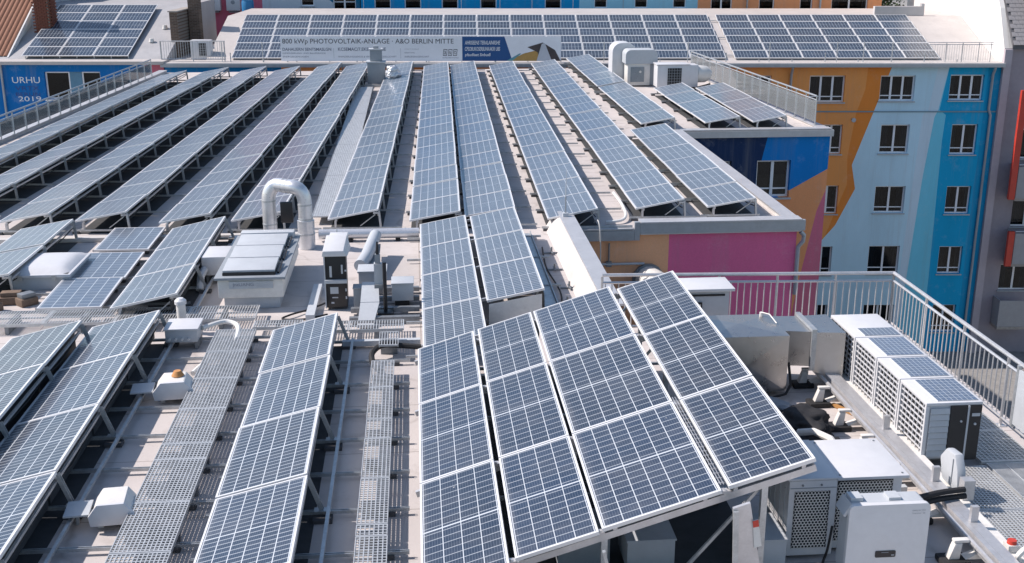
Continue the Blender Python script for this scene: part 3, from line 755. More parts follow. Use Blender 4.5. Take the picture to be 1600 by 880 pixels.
ban = hthing('banner', 'long white and blue banner reading 800 kWp PHOTOVOLTAIK-ANLAGE above the roof edge', 'banner', -4.5, 57.3, .07)
Y = 57.12
part('board', B(-11.3, Y, .13, 2.39, Y+.05, 1.31), BANW, ban)
part('blue_field', MB().quad((-2.43, Y-.004, .135), (.02, Y-.004, .135), (-.37, Y-.004, 1.305), (-2.43, Y-.004, 1.305)), BANB, ban)
part('picture_ground', MB().quad((-.2, Y-.004, .135), (.6, Y-.004, .5), (1.1, Y-.004, .62), (1.5, Y-.004, .45), (1.5, Y-.004, .135)), mat('print_ochre', (.50, .30, .09), .6, 0, .2, 3), ban)
part('picture_peak', MB().quad((.75, Y-.006, .80), (1.5, Y-.006, 1.02), (2.1, Y-.006, .66), (2.38, Y-.006, .135), (1.35, Y-.006, .135), (1.25, Y-.006, .55)), mat('print_umber', (.075, .06, .06), .6, 0, .2, 3), ban)
part('picture_face', MB().quad((1.45, Y-.008, .96), (1.6, Y-.008, 1.0), (1.95, Y-.008, .135), (1.2, Y-.008, .135)), mat('print_grey', (.55, .58, .63), .6, 0, .1, 3), ban)
part('picture_teal', MB().quad((-.28, Y-.007, .135), (.0, Y-.007, .135), (.45, Y-.007, .48), (.38, Y-.007, .5)), mat('print_teal', (.12, .33, .38), .6, 0, .1, 3), ban)
text('800 kWp PHOTOVOLTAIK-ANLAGE · A&O BERLIN MITTE', ban, -11.2, .90, Y-.004, 8.35, .30, INK)
text('DAHAUERN SENTSMASLGN', ban, -11.21, .62, Y-.004, 2.38, .15, INK2, bold=.02)
text('KCSEMAC/7.EKE TI CFSSE', ban, -8.5, .62, Y-.004, 2.34, .16, INK2, bold=.02)
text('DIMENSIERUNG UND BAUPERIODE', ban, -11.21, .47, Y-.004, 2.1, .07, INK2); text('ENERGIEGENOSSEN', ban, -11.21, .30, Y-.004, 1.25, .08, INK2)
text('FINANZIERUNGSGENOSS & VERWALTUNGSGESELLSCHAFT', ban, -8.5, .30, Y-.004, 2.85, .08, INK2)
text('STADTWERKE', ban, -5.25, .67, Y-.004, .7, .06, LGREY); text('BERATUNG', ban, -5.25, .50, Y-.004, .5, .06, INK2); text('ENERGIEGENOSSENSCHAFT', ban, -5.25, .30, Y-.004, 1.2, .08, INK2)
for u in (-8.72, -5.45): part('divider', B(u, Y-.006, .25, u+.015, Y-.001, .75), LGREY, ban)
for i, ch in enumerate('a&o'):
    u = -3.38+i*.245
    part('logo_box', MB().quad((u, Y-.004, .38), (u+.19, Y-.004, .38), (u+.225, Y-.004, .70), (u+.035, Y-.004, .70)), INK, ban)
    part('logo_field', MB().quad((u+.025, Y-.006, .41), (u+.17, Y-.006, .41), (u+.198, Y-.006, .67), (u+.055, Y-.006, .67)), BANW, ban)
    text(ch, ban, u+.06, .45, Y-.008, .10, .18, INK)
text('HOTELS AND HOSTELS', ban, -3.4, .26, Y-.004, .78, .06, INK2)
for k, (tx, wd) in enumerate((('AHRISEENS TERALAINRSHE', 1.72), ('CPSOBUKOSERBUNKAKIR UBS', 1.72), ('pfaudliaet Sinbusß', 1.25))):
    text(tx, ban, -2.3, .92-k*.30, Y-.008, wd, .19, PRINTW, shear=.15, bold=.015)
for u in (-11.0, -7.6, -4.2, -.8, 2.1): part('strut', MB().bar((u, Y+.08, .07), (u, Y+.08, 1.25), .05, .05), GALV, ban)

# ------------------------------------------------------------------ blue house on the left with its own small array
lh = hthing('blue_house', 'bright blue house with white lettering behind the left railing', 'building', -21, 57)
LHW = [(-22.95, -21.4, -1.72, -.38), (-21.05, -20.25, -1.72, -.38)]
LHM = mural_mat('mural_blue_red', ['#0d6fb8', '#cf7288'], [[(15.0-2.9, 3.0), (15-3.05, -.5), (15-3.6, -2.6), (15-4.6, -6)]], (0, 16), (-8, 8))
lw = MB(); wall_sheet(lw, -30, -17.05, GZ, -.02, 56.99, [(-22.95, -20.2, -1.72, -.38)])
part('facade', lw, LHM, lh, label='bright blue painted facade with a red field below')
window(lh, -22.95, -21.75, -1.72, -.38, 56.99, 0, .0, .0, False); window(lh, -21.15, -20.2, -1.72, -.38, 56.99, 0, .0, .0, False)
part('window_infill', B(-21.745, 57.12, -1.72, -21.155, 57.2, -.38), mat('blue_grey_panel', '#5f8ba6', .6), lh)
part('sill', B(-23.0, 56.9, -1.80, -20.15, 57.1, -1.725), FRAMEW, lh)
part('side_wall', B(-17.25, 57.25, GZ, -17.06, 68, -.02), mat('blue_plaster', '#0b5c9d', .8), lh)
part('back_wall', B(-30, 68, GZ, -17.06, 68.2, -.02), PLASTER, lh)
text('URHU', lh, -24.55, -.93, 56.984, 1.36, .30, PRINTW); text('2019', lh, -24.35, -1.82, 56.984, 1.12, .24, PRINTW)
FADER = mat('faded_red_print', '#3d4f86', .8)
text('VRTX', lh, -24.45, -1.28, 56.984, 1.2, .2, FADER); text('BERLIN', lh, -24.45, -1.56, 56.984, 1.2, .17, FADER)
part('eaves', B(-30, 56.6, .0, -16.95, 57.7, .16), RMETAL, lh)
part('roof_slope', MB().yprism([(57.7, .16), (64.0, 2.45), (68, 2.45), (68, -.02), (57.7, -.02)], -28, -17.1), mat('grey_roof_sheet', (.40, .40, .41), .6, .1, .12, 1, dirt=.2), lh)
part('drainpipe', MB().tube([(-25.0, 56.9, -.02), (-25.0, 56.9, -2.6), (-24.85, 56.85, -3.0), (-25.1, 56.85, -3.4)], .06, 8), GUTTER, lh, smooth=True)
for u, v in ((-18.3, 59.5), (-18.0, 61), (-17.8, 62.4)):
    part('roof_vent', MB().tube([(u, v, .16+(v-57.7)*.363), (u, v, .35+(v-57.7)*.363)], [.14, .10], 10), WHITE2, lh, smooth=True)
part('roof_hatch', B(-18.0, 62.6, 1.9, -17.4, 63.3, 2.2), WHITE2, lh, bevel=.03)
la = hthing('small_roof_array', 'small three-column panel array on the blue house roof, top left', 'solar panels', -21.6, 57.7, .2)
pl_ = math.atan2(2.1, 5.72); SL = 6.08
for i in range(3):
    for k in range(6):
        add_panel(la, 1.735, round(SL/6-.012, 3), PV_FAR, (-24.22+i*1.76, 57.62+k*SL/6*math.cos(pl_), .34+k*SL/6*math.sin(pl_)), (pl_, 0, 0))
for i in range(7): part('post', B(-24.1+i*.85, 57.75, .162, -24.06+i*.85, 57.79, .36), GALV, la)

# tiled house at the far left
TILE = mat('clay_tile', (.25, .115, .07), .85, 0, .35, 7, .3, dirt=.3)
th = hthing('tiled_house', 'house corner with brown clay tile roof at the top left edge', 'building', -29.5, 62)
part('gable_wall', MB().yprism([(58.3, GZ), (58.3, .3), (66, 4.8), (72, 4.8), (72, GZ)], -25.3, -25.05), mat('pale_render', (.50, .55, .58), .85, 0, .12, 1, dirt=.2), th)
part('wall', B(-40, 58.3, GZ, -25.3, 58.5, .2), PLASTER, th)
sl_ = math.atan2(4.5, 7.7)
part('roof_deck', MB().yprism([(57.9, .2), (66, 4.93), (66, 4.7), (57.9, -.02)], -40, -25.0), BROWN, th)
tm = MB(); nseg = 6
for i in range(nseg+1):
    t = i/nseg; tm.v.append((t*.24, 0, .05*math.sin(math.pi*t))); tm.v.append((t*.24, .36, .05*math.sin(math.pi*t)+.03))
for i in range(nseg): tm.f.append((2*i, 2*i+2, 2*i+3, 2*i+1))
n0 = len(tm.v)
for i in range(nseg+1):
    t = i/nseg; tm.v.append((t*.24, 0, .05*math.sin(math.pi*t)-.02))
for i in range(nseg): tm.f.append((2*i, n0+i, n0+i+1, 2*i+2))
tme = tm.mesh('tile', smooth=True); tme.materials.append(TILE)
cnt = 0
for k in range(28):
    for i in range(10):
        d = k*.33
        inst('tile', tme, None, th, (-25.2-.25*(i+1)+.17, 57.95+d*math.cos(sl_), .27+d*math.sin(sl_)), (sl_-.06, 0, random.uniform(-.02, .02)))
part('verge_board', MB().bar((-25.0, 57.9, .12), (-25.0, 66, 4.85), .08, .26), mat('white_board', (.62, .62, .62), .6), th)
chm = hthing('brick_chimney', 'dark red brick chimney rising beside the tiled roof, top left', 'chimney', -24.1, 61, 1.0)
bm_ = B(0, 0, 0, .235, .11, .07).mesh('brick'); bm_.materials.append(BRICKC)
part('core', B(-24.52, 60.62, .2, -23.78, 61.38, 5.0), CONC, chm)
for k in range(40):
    z = 1.2+k*.082; o_ = .12 if k % 2 else 0
    for i in range(3): inst('brick', bm_, None, chm, (-24.62+o_+i*.25, 60.53, z))
    for i in range(3): inst('brick', bm_, None, chm, (-23.69, 60.62+o_+i*.25, z), (0, 0, R(90)))

# brown wall stub, terrace with unit between the blue house and the sloping array
def brick_mat(name, c1, c2, mortar, s=1.0):
    b = NB(name); n = b.n('ShaderNodeTexBrick'); mp = b.n('ShaderNodeMapping'); mp.inputs['Rotation'].default_value = (R(90), 0, 0)
    b.l(b.coord(), mp.inputs[0]); b.l(mp.outputs[0], n.inputs['Vector'])
    n.inputs['Color1'].default_value = (*c1, 1); n.inputs['Color2'].default_value = (*c2, 1); n.inputs['Mortar'].default_value = (*mortar, 1)
    n.inputs['Scale'].default_value = s; n.inputs['Brick Width'].default_value = .25; n.inputs['Row Height'].default_value = .08; n.inputs['Mortar Size'].default_value = .008
    b.set(n.outputs['Color'], .9, 0, .2); b.bump(n.outputs['Fac'], .01, -.5); return b.m
FIRE = brick_mat('old_brickwork', (.10, .07, .055), (.16, .11, .085), (.20, .18, .16))
stub = hthing('fire_wall', 'dark brown brick fire wall between the blue house and the pink house', 'wall', -16.9, 61, .05)
part('brickwork', MB().box(-17.3, 59.5, .05, -16.9, 62.4, 2.3).box(-16.85, 61.4, .05, -16.3, 62.0, 3.4), FIRE, stub)
part('coping', MB().box(-17.36, 59.44, 2.302, -16.87, 62.45, 2.36), CONC, stub)
tr = hthing('terrace_railing', 'railing of upright bars at the small terrace left of the sloping array', 'railing', -16.2, 57.6, .07)
for z in (1.05, .18): part('rail', MB().tube([(-17.3, 57.5, z), (-14.1, 57.5, z)], .025, 6), GALV, tr)
for i in range(27): part('baluster', B(-17.25+i*.12, 57.49, .18, -17.235+i*.12, 57.51, 1.05), GALV, tr)
for u in (-17.28, -15.7, -14.15): part('post', B(u-.02, 57.48, .07, u+.02, 57.52, 1.05), GALV, tr)
def ac_box(label, u, v, z, wu, dv, h, fan=True, group=None):
    t = hthing('air_conditioner', label, 'air conditioner', u+wu/2, v, z, group)
    part('casing', B(u, v, z+.04, u+wu, v+dv, z+h), WHITE, t, bevel=.02)
    if fan:
        part('grille', B(u+wu*.42, v-.012, z+h*.18, u+wu*.78, v-.002, z+h*.85), BLACK, t)
        for i in range(7): part('louvre', B(u+wu*.43, v-.022, z+h*(.2+.09*i), u+wu*.77, v-.0125, z+h*(.2+.09*i)+.015), LGREY, t)
    for du in (.1, wu-.2): part('foot', B(u+du, v+.05, z, u+du+.1, v+dv-.05, z+.039), DGALV, t)
    return t
ac_box('white air conditioner box on the small terrace behind the bars', -16.05, 58.4, .06, 1.0, .5, .95)
# ------------------------------------------------------------------ houses across the back, cut by the top edge
def back_house(name, label, u0, u1, cols, bounds, wins, z0=GZ, top=9.0, v=72.0):
    h = hthing(name, label, 'building', (u0+u1)/2, v)
    m = mural_mat('render_'+name, cols, [[(z-GZ, u-(u0+u1)/2) for z, u in p] for p in bounds], (0, 30), (-30, 30), .06)
    part('facade', wall_sheet(MB(), u0, u1, GZ, top, v, [q[:4] for q in wins], .2), m, h)
    for q in wins: window(h, *q[:4], v, q[4], q[5], .5)
    part('side_wall', B(u0, v+.3, GZ, u0+.2, v+9, top), PLASTER, h); part('side_wall', B(u1-.2, v+.3, GZ, u1, v+9, top), PLASTER, h)
    part('back_wall', B(u0, v+9, GZ, u1, v+9.2, top), PLASTER, h); part('roof', B(u0-.1, v-.2, top, u1+.1, v+9.4, top+.3), RMETAL, h)
    return h
bw = []
for a in (-8.39, -6.55, -4.29, -1.95, 1.99): bw.append((a, a+1.02, 1.62, 3.1, 0, .0))
bh = back_house('blue_back_house', 'bright blue house across the back, cut by the top edge', -9.2, 4.1, ['#109bd8'], [], bw)
for u in (-9.05, -3.1, -.75, 1.2, 3.7): part('panel_joint', B(u, 71.97, 0, u+.03, 71.998, 8.9), FRAMEW, bh)
bw = [(a, a+.82, 1.68, 3.1, 0, .0) for a in (4.99, 7.45, 9.79)]
bh = back_house('pale_blue_back_house', 'pale blue house across the back between the blue and the orange ones', 4.1, 11.3, ['#9fd8ee'], [], bw)
part('panel_joint', B(6.75, 71.97, 0, 6.78, 71.998, 8.9), LGREY, bh)
bw = [(12.1, 13.4, 1.58, 3.1, 1, .0), (15.03, 15.98, 1.54, 3.1, 0, .0), (17.52, 18.3, 1.54, 3.1, 0, .0), (19.44, 21.66, 1.54, 3.1, 1, .0), (14.3, 14.8, 1.6, 3.1, 0, 0)]
bw = bw[:4]
bh = back_house('orange_back_house', 'orange house across the back, rightmost of the painted ones', 11.3, 22.5, ['#f2a676'], [], bw)
part('drainpipe', MB().tube([(18.75, 71.92, -5), (18.75, 71.92, 8.9)], .06, 8), LGREY, bh); part('drainpipe', MB().tube([(14.3, 71.92, -5), (14.3, 71.92, 8.9)], .05, 8), GUTTER, bh)
bw = [(-12.87, -12.05, 1.8, 3.1, 0, 0), (-10.9, -9.5, 1.5, 3.3, 1, .3)]
bh = back_house('white_back_house', 'white house strip across the back with dark windows', -15.2, -9.25, ['#c9d4de', '#0f6f96'], [[(-15, -9.9), (1.2, -9.9), (2.4, -11.4), (9, -12)]], bw)
bh = back_house('pink_back_house', 'pink house across the back with small units on its wall', -19.6, -15.2, ['#cf6a80'], [], [])
for u in (-18.1, -16.9):
    t = hthing('wall_unit', 'white box unit on the pink wall, %s of two' % ('left' if u < -17.5 else 'right'), 'air conditioner', u, 71.7, 1.5, 'units on the pink wall')
    part('casing', B(u-.42, 71.62, 1.55, u+.42, 71.98, 2.5), WHITE, t, bevel=.04); part('fan_boss', MB().tube([(u, 71.6, 2.05), (u, 71.618, 2.05)], .12, 12), MGREY, t)
    part('bracket', B(u-.3, 71.65, 1.44, u+.3, 71.97, 1.5), DGALV, t)
t = hthing('water_tank', 'blue round tank standing at the foot of the white back house', 'tank', -15.6, 69.8, 1.2)
part('drum', MB().tube([(-15.6, 69.8, 1.2), (-15.6, 69.8, 1.3), (-15.6, 69.8, 2.2), (-15.6, 69.8, 2.3)], [.33, .36, .36, .3], 16), BLUEP, t, smooth=True)
part('rim', MB().tube([(-15.6, 69.8, 2.26), (-15.6, 69.8, 2.31)], .34, 16), BLUEP, t, smooth=True)
part('stand', B(-15.95, 69.45, .06, -15.25, 70.15, 1.199), CONC, t)
bw = [(-28+i*2.1, -27.2+i*2.1+.3, 2.0, 3.6, 0, 0) for i in range(4)]
back_house('grey_back_house', 'pale grey house behind the small roof array, top left', -30, -19.6, ['#b9bec6'], [], bw)

# ------------------------------------------------------------------ right: white gable house and grey house with balconies
gh = hthing('gable_house', 'house with a plain sunlit white gable wall at the top right', 'building', 28, 64)
part('gable_wall', MB().yprism([(57.02, GZ), (57.02, .5), (58.2, 2.6), (63.5, 9), (72, 9), (72, GZ)], 24.06, 24.3), mat('sunlit_render', (.78, .76, .73), .85, 0, .05, .6, dirt=.05), gh)
GREYF = mat('grey_render', '#9d959c', .85, 0, .12, .7, .2, dirt=.2)
gw = [(25.4, 27.0, -4.7, -3.2), (25.4, 26.9, -8.2, -6.7), (25.2, 26.7, -11.6, -10.2)]
part('facade', wall_sheet(MB(), 24.02, 34, GZ, .75, 57.0, gw), GREYF, gh)
for q in gw: window(gh, *q, 57.0, 1, 0, .7)
part('wall_pier', B(23.98, 56.78, GZ, 24.34, 56.995, .72), mat('grey_render_light', '#b3aab0', .85, 0, .1, .7, dirt=.15), gh)
sl2 = math.atan2(6.4, 5.3)
part('roof_slope', MB().yprism([(56.8, .72), (63.4, 8.9), (63.4, 9.1), (56.8, .95)], 24.32, 34), mat('slate_deck', (.12, .12, .13), .8), gh)
st = B(0, 0, 0, .30, .26, .02).mesh('slate'); st.materials.append(mat('grey_slate', (.30, .29, .30), .7, 0, .3, 5, dirt=.2))
sa = math.atan2(8.15, 6.6)
for k in range(22):
    for i in range(6):
        d = k*.24
        inst('slate', st, None, gh, (24.34+i*.31+(.15 if k % 2 else 0), 56.75+d*math.cos(sa), .93+d*math.sin(sa)), (sa-.05, 0, 0))
dm = hthing('dormer', 'dark dormer with window and little balcony in the slate roof, top right corner', 'dormer', 26.4, 57.6, 1.5)
part('cheek', B(25.35, 57.0, 1.2, 28.5, 58.9, 3.6), mat('dark_zinc', (.05, .06, .065), .6), dm)
part('window_frame', MB().box(25.6, 56.93, 1.5, 27.4, 56.99, 1.58).box(25.6, 56.93, 3.1, 27.4, 56.99, 3.18).box(25.6, 56.93, 1.58, 25.68, 56.99, 3.1).box(26.3, 56.93, 1.58, 26.42, 56.99, 3.1), FRAMEW, dm)
part('pane', B(25.68, 56.95, 1.58, 27.4, 56.96, 3.1), mat('dark_window', (.05, .07, .08), .1), dm)
for i in range(14): part('baluster', B(25.3+i*.14, 56.5, 1.1, 25.32+i*.14, 56.52, 1.8), BLACK, dm)
part('slab', B(25.2, 56.45, 1.0, 28.5, 57.0, 1.1), CONC, dm)
for z0, u0, ra, rb in ((-6.5, 24.66, -6.55, -1.15), (-9.9, 24.92, -10.0, -8.2)):
    t = hthing('balcony', 'grey balcony with a red upright blind on its side, %s one' % ('upper' if z0 > -8 else 'lower'), 'balcony', 26.5, 56.5, z0, 'balconies on the grey house')
    part('front_panel', B(u0+.35, 55.95, z0, 29, 56.02, z0+1.6), mat('balcony_panel', (.34, .34, .35), .6, 0, .12, 2, dirt=.2), t)
    part('side_panel', B(u0+.35, 56.03, z0, u0+.41, 56.98, z0+1.6), MGREY, t)
    part('floor', B(u0+.35, 56.0, z0-.14, 29, 56.99, z0-.005), CONC, t)
    part('red_blind', B(u0, 55.9, ra, u0+.3, 56.1, rb), REDP, t)
    part('rail', MB().tube([(u0+.35, 55.98, z0+1.7), (29, 55.98, z0+1.7)], .03, 6), ALU, t)
t = hthing('balcony', 'plain grey balcony lowest on the grey house', 'balcony', 26, 56.5, -13.3, 'balconies on the grey house')
part('front_panel', B(25.0, 56.1, -13.3, 26.6, 56.17, -11.9), MAT['balcony_panel'], t); part('side_panel', B(25.0, 56.18, -13.3, 25.07, 56.99, -11.9), MGREY, t); part('floor', B(25.0, 56.1, -13.45, 26.6, 56.99, -13.31), CONC, t)
#PART3
# ------------------------------------------------------------------ ventilation on the rear roof
vh = wthing('ventilation_hoods', 'pair of rounded white ventilation hoods behind the short panel rows', 'ventilator', (9.0, 48.6, 0))
def hood(x0, x1, y0, y1, z0, z1, rr, m, nm):
    n = 7; prof = [(x0, z0)]
    for i in range(n+1):
        t = math.pi/2*i/n; prof.append((x0+rr-rr*math.cos(t), z1-rr+rr*math.sin(t)))
    for i in range(n+1):
        t = math.pi/2*i/n; prof.append((x1-rr+rr*math.sin(t), z1-rr+rr*math.cos(t)))
    prof.append((x1, z0))
    return part(nm, MB().xprism(prof, y0, y1), m, vh, smooth=True)
hood(8.35, 9.35, 48.9, 49.9, .05, 1.72, .38, WHITE, 'tall_hood')
hood(8.75, 10.1, 47.95, 48.85, .95, 1.52, .22, LGREY, 'front_hood')
part('base_box', B(8.85, 48.0, .05, 9.8, 48.8, .949), WHITE2, vh, bevel=.02)
part('inspection_panel', B(8.98, 47.97, .2, 9.55, 47.995, .82), mat('grey_panel', (.22, .26, .29), .3), vh)
part('handle', MB().tube([(9.38, 47.95, .62), (9.38, 47.967, .62)], .05, 10), WHITE2, vh)
part('dark_side', B(9.805, 48.05, .1, 10.05, 48.75, .93), MGREY, vh)
t = wthing('condenser', 'white condenser with dark square grille right of the rounded hoods', 'air conditioner', (10.7, 47.0, 0))
part('casing', B(9.85, 46.75, .12, 11.55, 47.5, 1.02), WHITE, t, bevel=.03)
part('grille', B(10.28, 46.73, .2, 10.85, 46.747, .9), BLACK, t)
for i in range(6): part('bar', B(10.28, 46.715, .25+i*.11, 10.85, 46.728, .262+i*.11), MGREY, t)
for i in range(5): part('bar', B(10.33+i*.11, 46.70, .2, 10.342+i*.11, 46.713, .9), MGREY, t)
part('top_lid', B(9.82, 46.72, 1.022, 11.2, 47.53, 1.06), WHITE, t, bevel=.01)
part('side_drum', MB().tube([(11.56, 47.15, .62), (11.95, 47.15, .6), (12.15, 47.15, .55)], [.36, .34, .2], 14), WHITE2, t, smooth=True)
for xx in (10.0, 11.3): part('foot', B(xx, 46.8, .002, xx+.15, 47.4, .12), RUBBER, t)
part('pipe', MB().tube([(12.1, 47.0, .2), (11.9, 46.6, .22), (11.5, 46.6, .12), (11.3, 46.3, .1)], .05, 8), RUBBER, t, smooth=True)

cw = wthing('chimney_cowl', 'grey stepped chimney cowl at the far end of the fine grating walkway', 'chimney', (-1.6, 49.2, 0))
part('lower_box', B(-1.98, 48.9, .12, -1.25, 49.55, .98), MGREY, cw, bevel=.02)
part('collar', B(-2.02, 48.86, .985, -1.21, 49.59, 1.04), LGREY, cw)
part('upper_box', B(-1.86, 49.0, 1.045, -1.36, 49.45, 1.50), MGREY, cw, bevel=.02)
part('cap', B(-1.90, 48.96, 1.505, -1.32, 49.49, 1.55), LGREY, cw); part('finial', B(-1.72, 49.1, 1.555, -1.5, 49.35, 1.66), MGREY, cw, bevel=.02)
part('curb', MB().box(-2.1, 48.8, .002, -1.13, 49.65, .118), FLASH, cw)
def crumple(label, x, y, z, sx, sy, sz, m, name, cat, seed=1, group=None):
    bm = bmesh.new(); bmesh.ops.create_icosphere(bm, subdivisions=5, radius=1)
    for v in bm.verts:
        p = v.co.copy(); d = 1+.35*mnoise.noise(p*1.7+Vector((seed*3.1, 0, 0)))+.30*(.35-abs(mnoise.noise(p*2.6+Vector((0, seed*2.3, 0)))))+.10*(.3-abs(mnoise.noise(p*7+Vector((0, seed*2.3, 0)))))
        v.co = Vector((p.x*d*sx, p.y*d*sy, max(p.z*d, -.55)*sz+sz*.55))
    me = bpy.data.meshes.new(name); bm.to_mesh(me); bm.free()
    for p in me.polygons: p.use_smooth = True
    o = link(name, me, m, None, (x, y, z)); o['label'] = label; o['category'] = cat
    if group: o['group'] = group
    return o
crumple('crumpled silver cover lying on the row right of the grey cowl', -.92, 48.6, .42, .28, .3, .3, LAG, 'foil_cover', 'cover', 4)

# ------------------------------------------------------------------ roof furniture in the middle
hx = wthing('roof_hatch', 'white domed roof hatch beside the flat panels at the left', 'hatch', (-6.98, 21.6, 0))
part('curb', B(-7.50, 20.92, .002, -6.46, 22.3, .24), LGREY, hx, bevel=.01)
part('rim', B(-7.55, 20.87, .245, -6.41, 22.35, .30), WHITE, hx, bevel=.012)
mb = MB(); n = 12
for j in range(n+1):
    for i in range(n+1):
        a, c_ = i/n, j/n; e = min(a, 1-a, c_, 1-c_)
        mb.v.append((-7.50+1.04*a, 20.92+1.38*c_, .30+.085*(1-(1-min(e*5, 1))**2.2)+.03*math.sin(math.pi*a)*math.sin(math.pi*c_)))
for j in range(n):
    for i in range(n): q = j*(n+1)+i; mb.f.append((q, q+1, q+n+2, q+n+1))
part('dome', mb, WHITE, hx, smooth=True)
for xx in (-7.3, -6.7): part('hinge', B(xx-.04, 20.84, .2, xx+.04, 20.865, .3), GALV, hx)

hv = wthing('roof_ventilation_unit', 'grey roof unit with three sloping lid flaps and faded plate on its front', 'ventilator', (-2.9, 20.8, 0))
part('plinth', B(-3.42, 19.5, .002, -2.46, 22.1, .22), LGREY, hv, bevel=.015)
part('casing', B(-3.50, 19.42, .222, -2.38, 22.2, .56), WHITE2, hv, bevel=.02)
part('rim', B(-3.55, 19.36, .562, -2.33, 22.26, .61), MGREY, hv, bevel=.01)
for k in range(3):
    y0 = 19.52+k*.84
    part('lid_flap', MB().hexa([(-3.42, y0, .66), (-2.52, y0, .66), (-2.52, y0+.70, .66), (-3.42, y0+.70, .66), (-3.42, y0, .70), (-2.52, y0, .70), (-2.52, y0+.70, .73), (-3.42, y0+.70, .73)]), LGREY, hv, bevel=.008)
    part('flap_gasket', B(-3.42, y0-.03, .612, -2.51, y0+.75, .657), BLACK, hv)
    part('gas_strut', MB().tube([(-2.47, y0+.05, .63), (-2.45, y0+.55, .70)], .022, 6), BLACK, hv)
part('rear_hood', B(-3.45, 21.95, .612, -2.42, 22.2, .74), LGREY, hv, bevel=.03)
part('plate', B(-3.30, 19.395, .40, -2.55, 19.415, .53), LGREY, hv)
text('JntUANG', hv, -3.24, .43, 19.390, .36, .075, INK2); text('EL 3', hv, -2.82, .43, 19.390, .2, .07, LGREY)
sb = wthing('side_box', 'white metal box on legs at the left side of the grey roof unit', 'box', (-3.85, 21.4, 0))
part('box', B(-4.06, 21.05, .16, -3.6, 21.85, .52), WHITE, sb, bevel=.02)
for xx in (-4.0, -3.7): part('leg', B(xx, 21.1, .002, xx+.05, 21.8, .158), DGALV, sb)
part('conduit', MB().tube([(-4.0, 21.0, .3), (-4.02, 20.7, .25), (-4.02, 20.5, .05)], .07, 8), LGREY, sb, smooth=True)
du = wthing('arched_duct', 'silver lagged duct arching over behind the grey roof unit', 'duct', (-2.85, 23.6, 0))
LX, RX, LY, RY, ZT = -3.10, -2.33, 23.75, 23.45, 1.30
pts = [(LX, LY, .003), (LX, LY, .98)]
for i in range(1, 6):
    a = math.pi/2*i/6; pts.append((LX+.22*(1-math.cos(a)), LY, .98+.32*math.sin(a)))
pts += [(LX+.24, LY-.04, ZT), (RX-.24, RY+.04, ZT)]
for i in range(1, 6):
    a = math.pi/2*i/6; pts.append((RX-.22+.22*math.sin(a), RY, .98+.32*math.cos(a)))
pts += [(RX, RY, .92), (RX, RY, .003)]
part('duct', MB().tube(pts, .145, 18), LAG, du, smooth=True)
for z in (.45, .95): part('band', MB().tube([(LX, LY, z), (LX, LY, z+.03)], .152, 18), GALV, du, smooth=True)
for z in (.30, .62, .92): part('band', MB().tube([(RX, RY, z), (RX, RY, z+.03)], .152 if z > .6 else .182, 18), GALV, du, smooth=True)
for k in (.3, .62):
    q = Vector((LX+.24, LY-.04, ZT)).lerp(Vector((RX-.24, RY+.04, ZT)), k); part('band', MB().tube([q, q+Vector((.03, -.012, 0))], .152, 18), GALV, du, smooth=True)
part('sleeve', MB().tube([(RX, RY, .003), (RX, RY, .6)], .175, 18), LAG, du, smooth=True)
part('black_bracket', MB().box(-2.86, 23.62, .50, -2.60, 23.70, .95), BLACK, du, bevel=.03)

ca = wthing('inverter_cabinet', 'tall black inverter cabinet with white sloping cap standing on the roof', 'cabinet', (-1.45, 19.4, 0))
part('body', B(-1.63, 19.3, .04, -1.27, 19.62, 1.0), BLACK, ca, bevel=.012)
part('edge_left', B(-1.655, 19.28, .04, -1.632, 19.6, 1.0), LGREY, ca)
part('cap', MB().hexa([(-1.68, 19.25, .98), (-1.24, 19.25, .98), (-1.20, 19.75, 1.0), (-1.64, 19.75, 1.0), (-1.66, 19.25, 1.08), (-1.30, 19.25, 1.08), (-1.26, 19.75, 1.24), (-1.62, 19.75, 1.24)]), WHITE, ca, bevel=.015)
part('rear_cap', B(-1.58, 19.78, 1.0, -1.26, 20.1, 1.2), WHITE, ca, bevel=.015)
part('shelf', B(-1.64, 19.24, .50, -1.26, 19.298, .56), LGREY, ca)
part('mount', B(-1.60, 19.63, .04, -1.3, 20.08, .98), DGALV, ca)
for x0, z0, w_, h_ in ((-1.56, .60, .04, .20), (-1.36, .66, .03, .16), (-1.56, .30, .14, .12), (-1.53, .22, .1, .02), (-1.30, .70, .03, .03), (-1.30, .2, .025, .05), (-1.30, .34, .025, .05), (-1.55, .12, .05, .03)):
    part('marking', B(x0, 19.292, z0, x0+w_, 19.2985, z0+h_), LGREY, ca)
pl2 = wthing('pole_mast', 'thin black mast with grey stepped head behind the narrow walkway', 'mast', (-.62, 18.9, 0))
part('pole', MB().tube([(-.60, 18.85, .06), (-.60, 18.85, .98)], .035, 10), BLACK, pl2, smooth=True)
part('foot', B(-.74, 18.7, .002, -.46, 19.0, .12), BLACK, pl2, bevel=.03)
part('head_lower', B(-.78, 18.95, .55, -.64, 19.08, .92), LGREY, pl2); part('head_upper', B(-.76, 18.97, .925, -.67, 19.06, 1.08), MGREY, pl2); part('tip', MB().tube([(-.715, 19.0, 1.08), (-.715, 19.0, 1.3)], [.03, .015], 8), BLACK, pl2)
part('arm', B(-.78, 18.9, .5, -.60, 18.95, .56), DGALV, pl2)
GB = 'boxes and ducts between the cabinet and the two-column array'
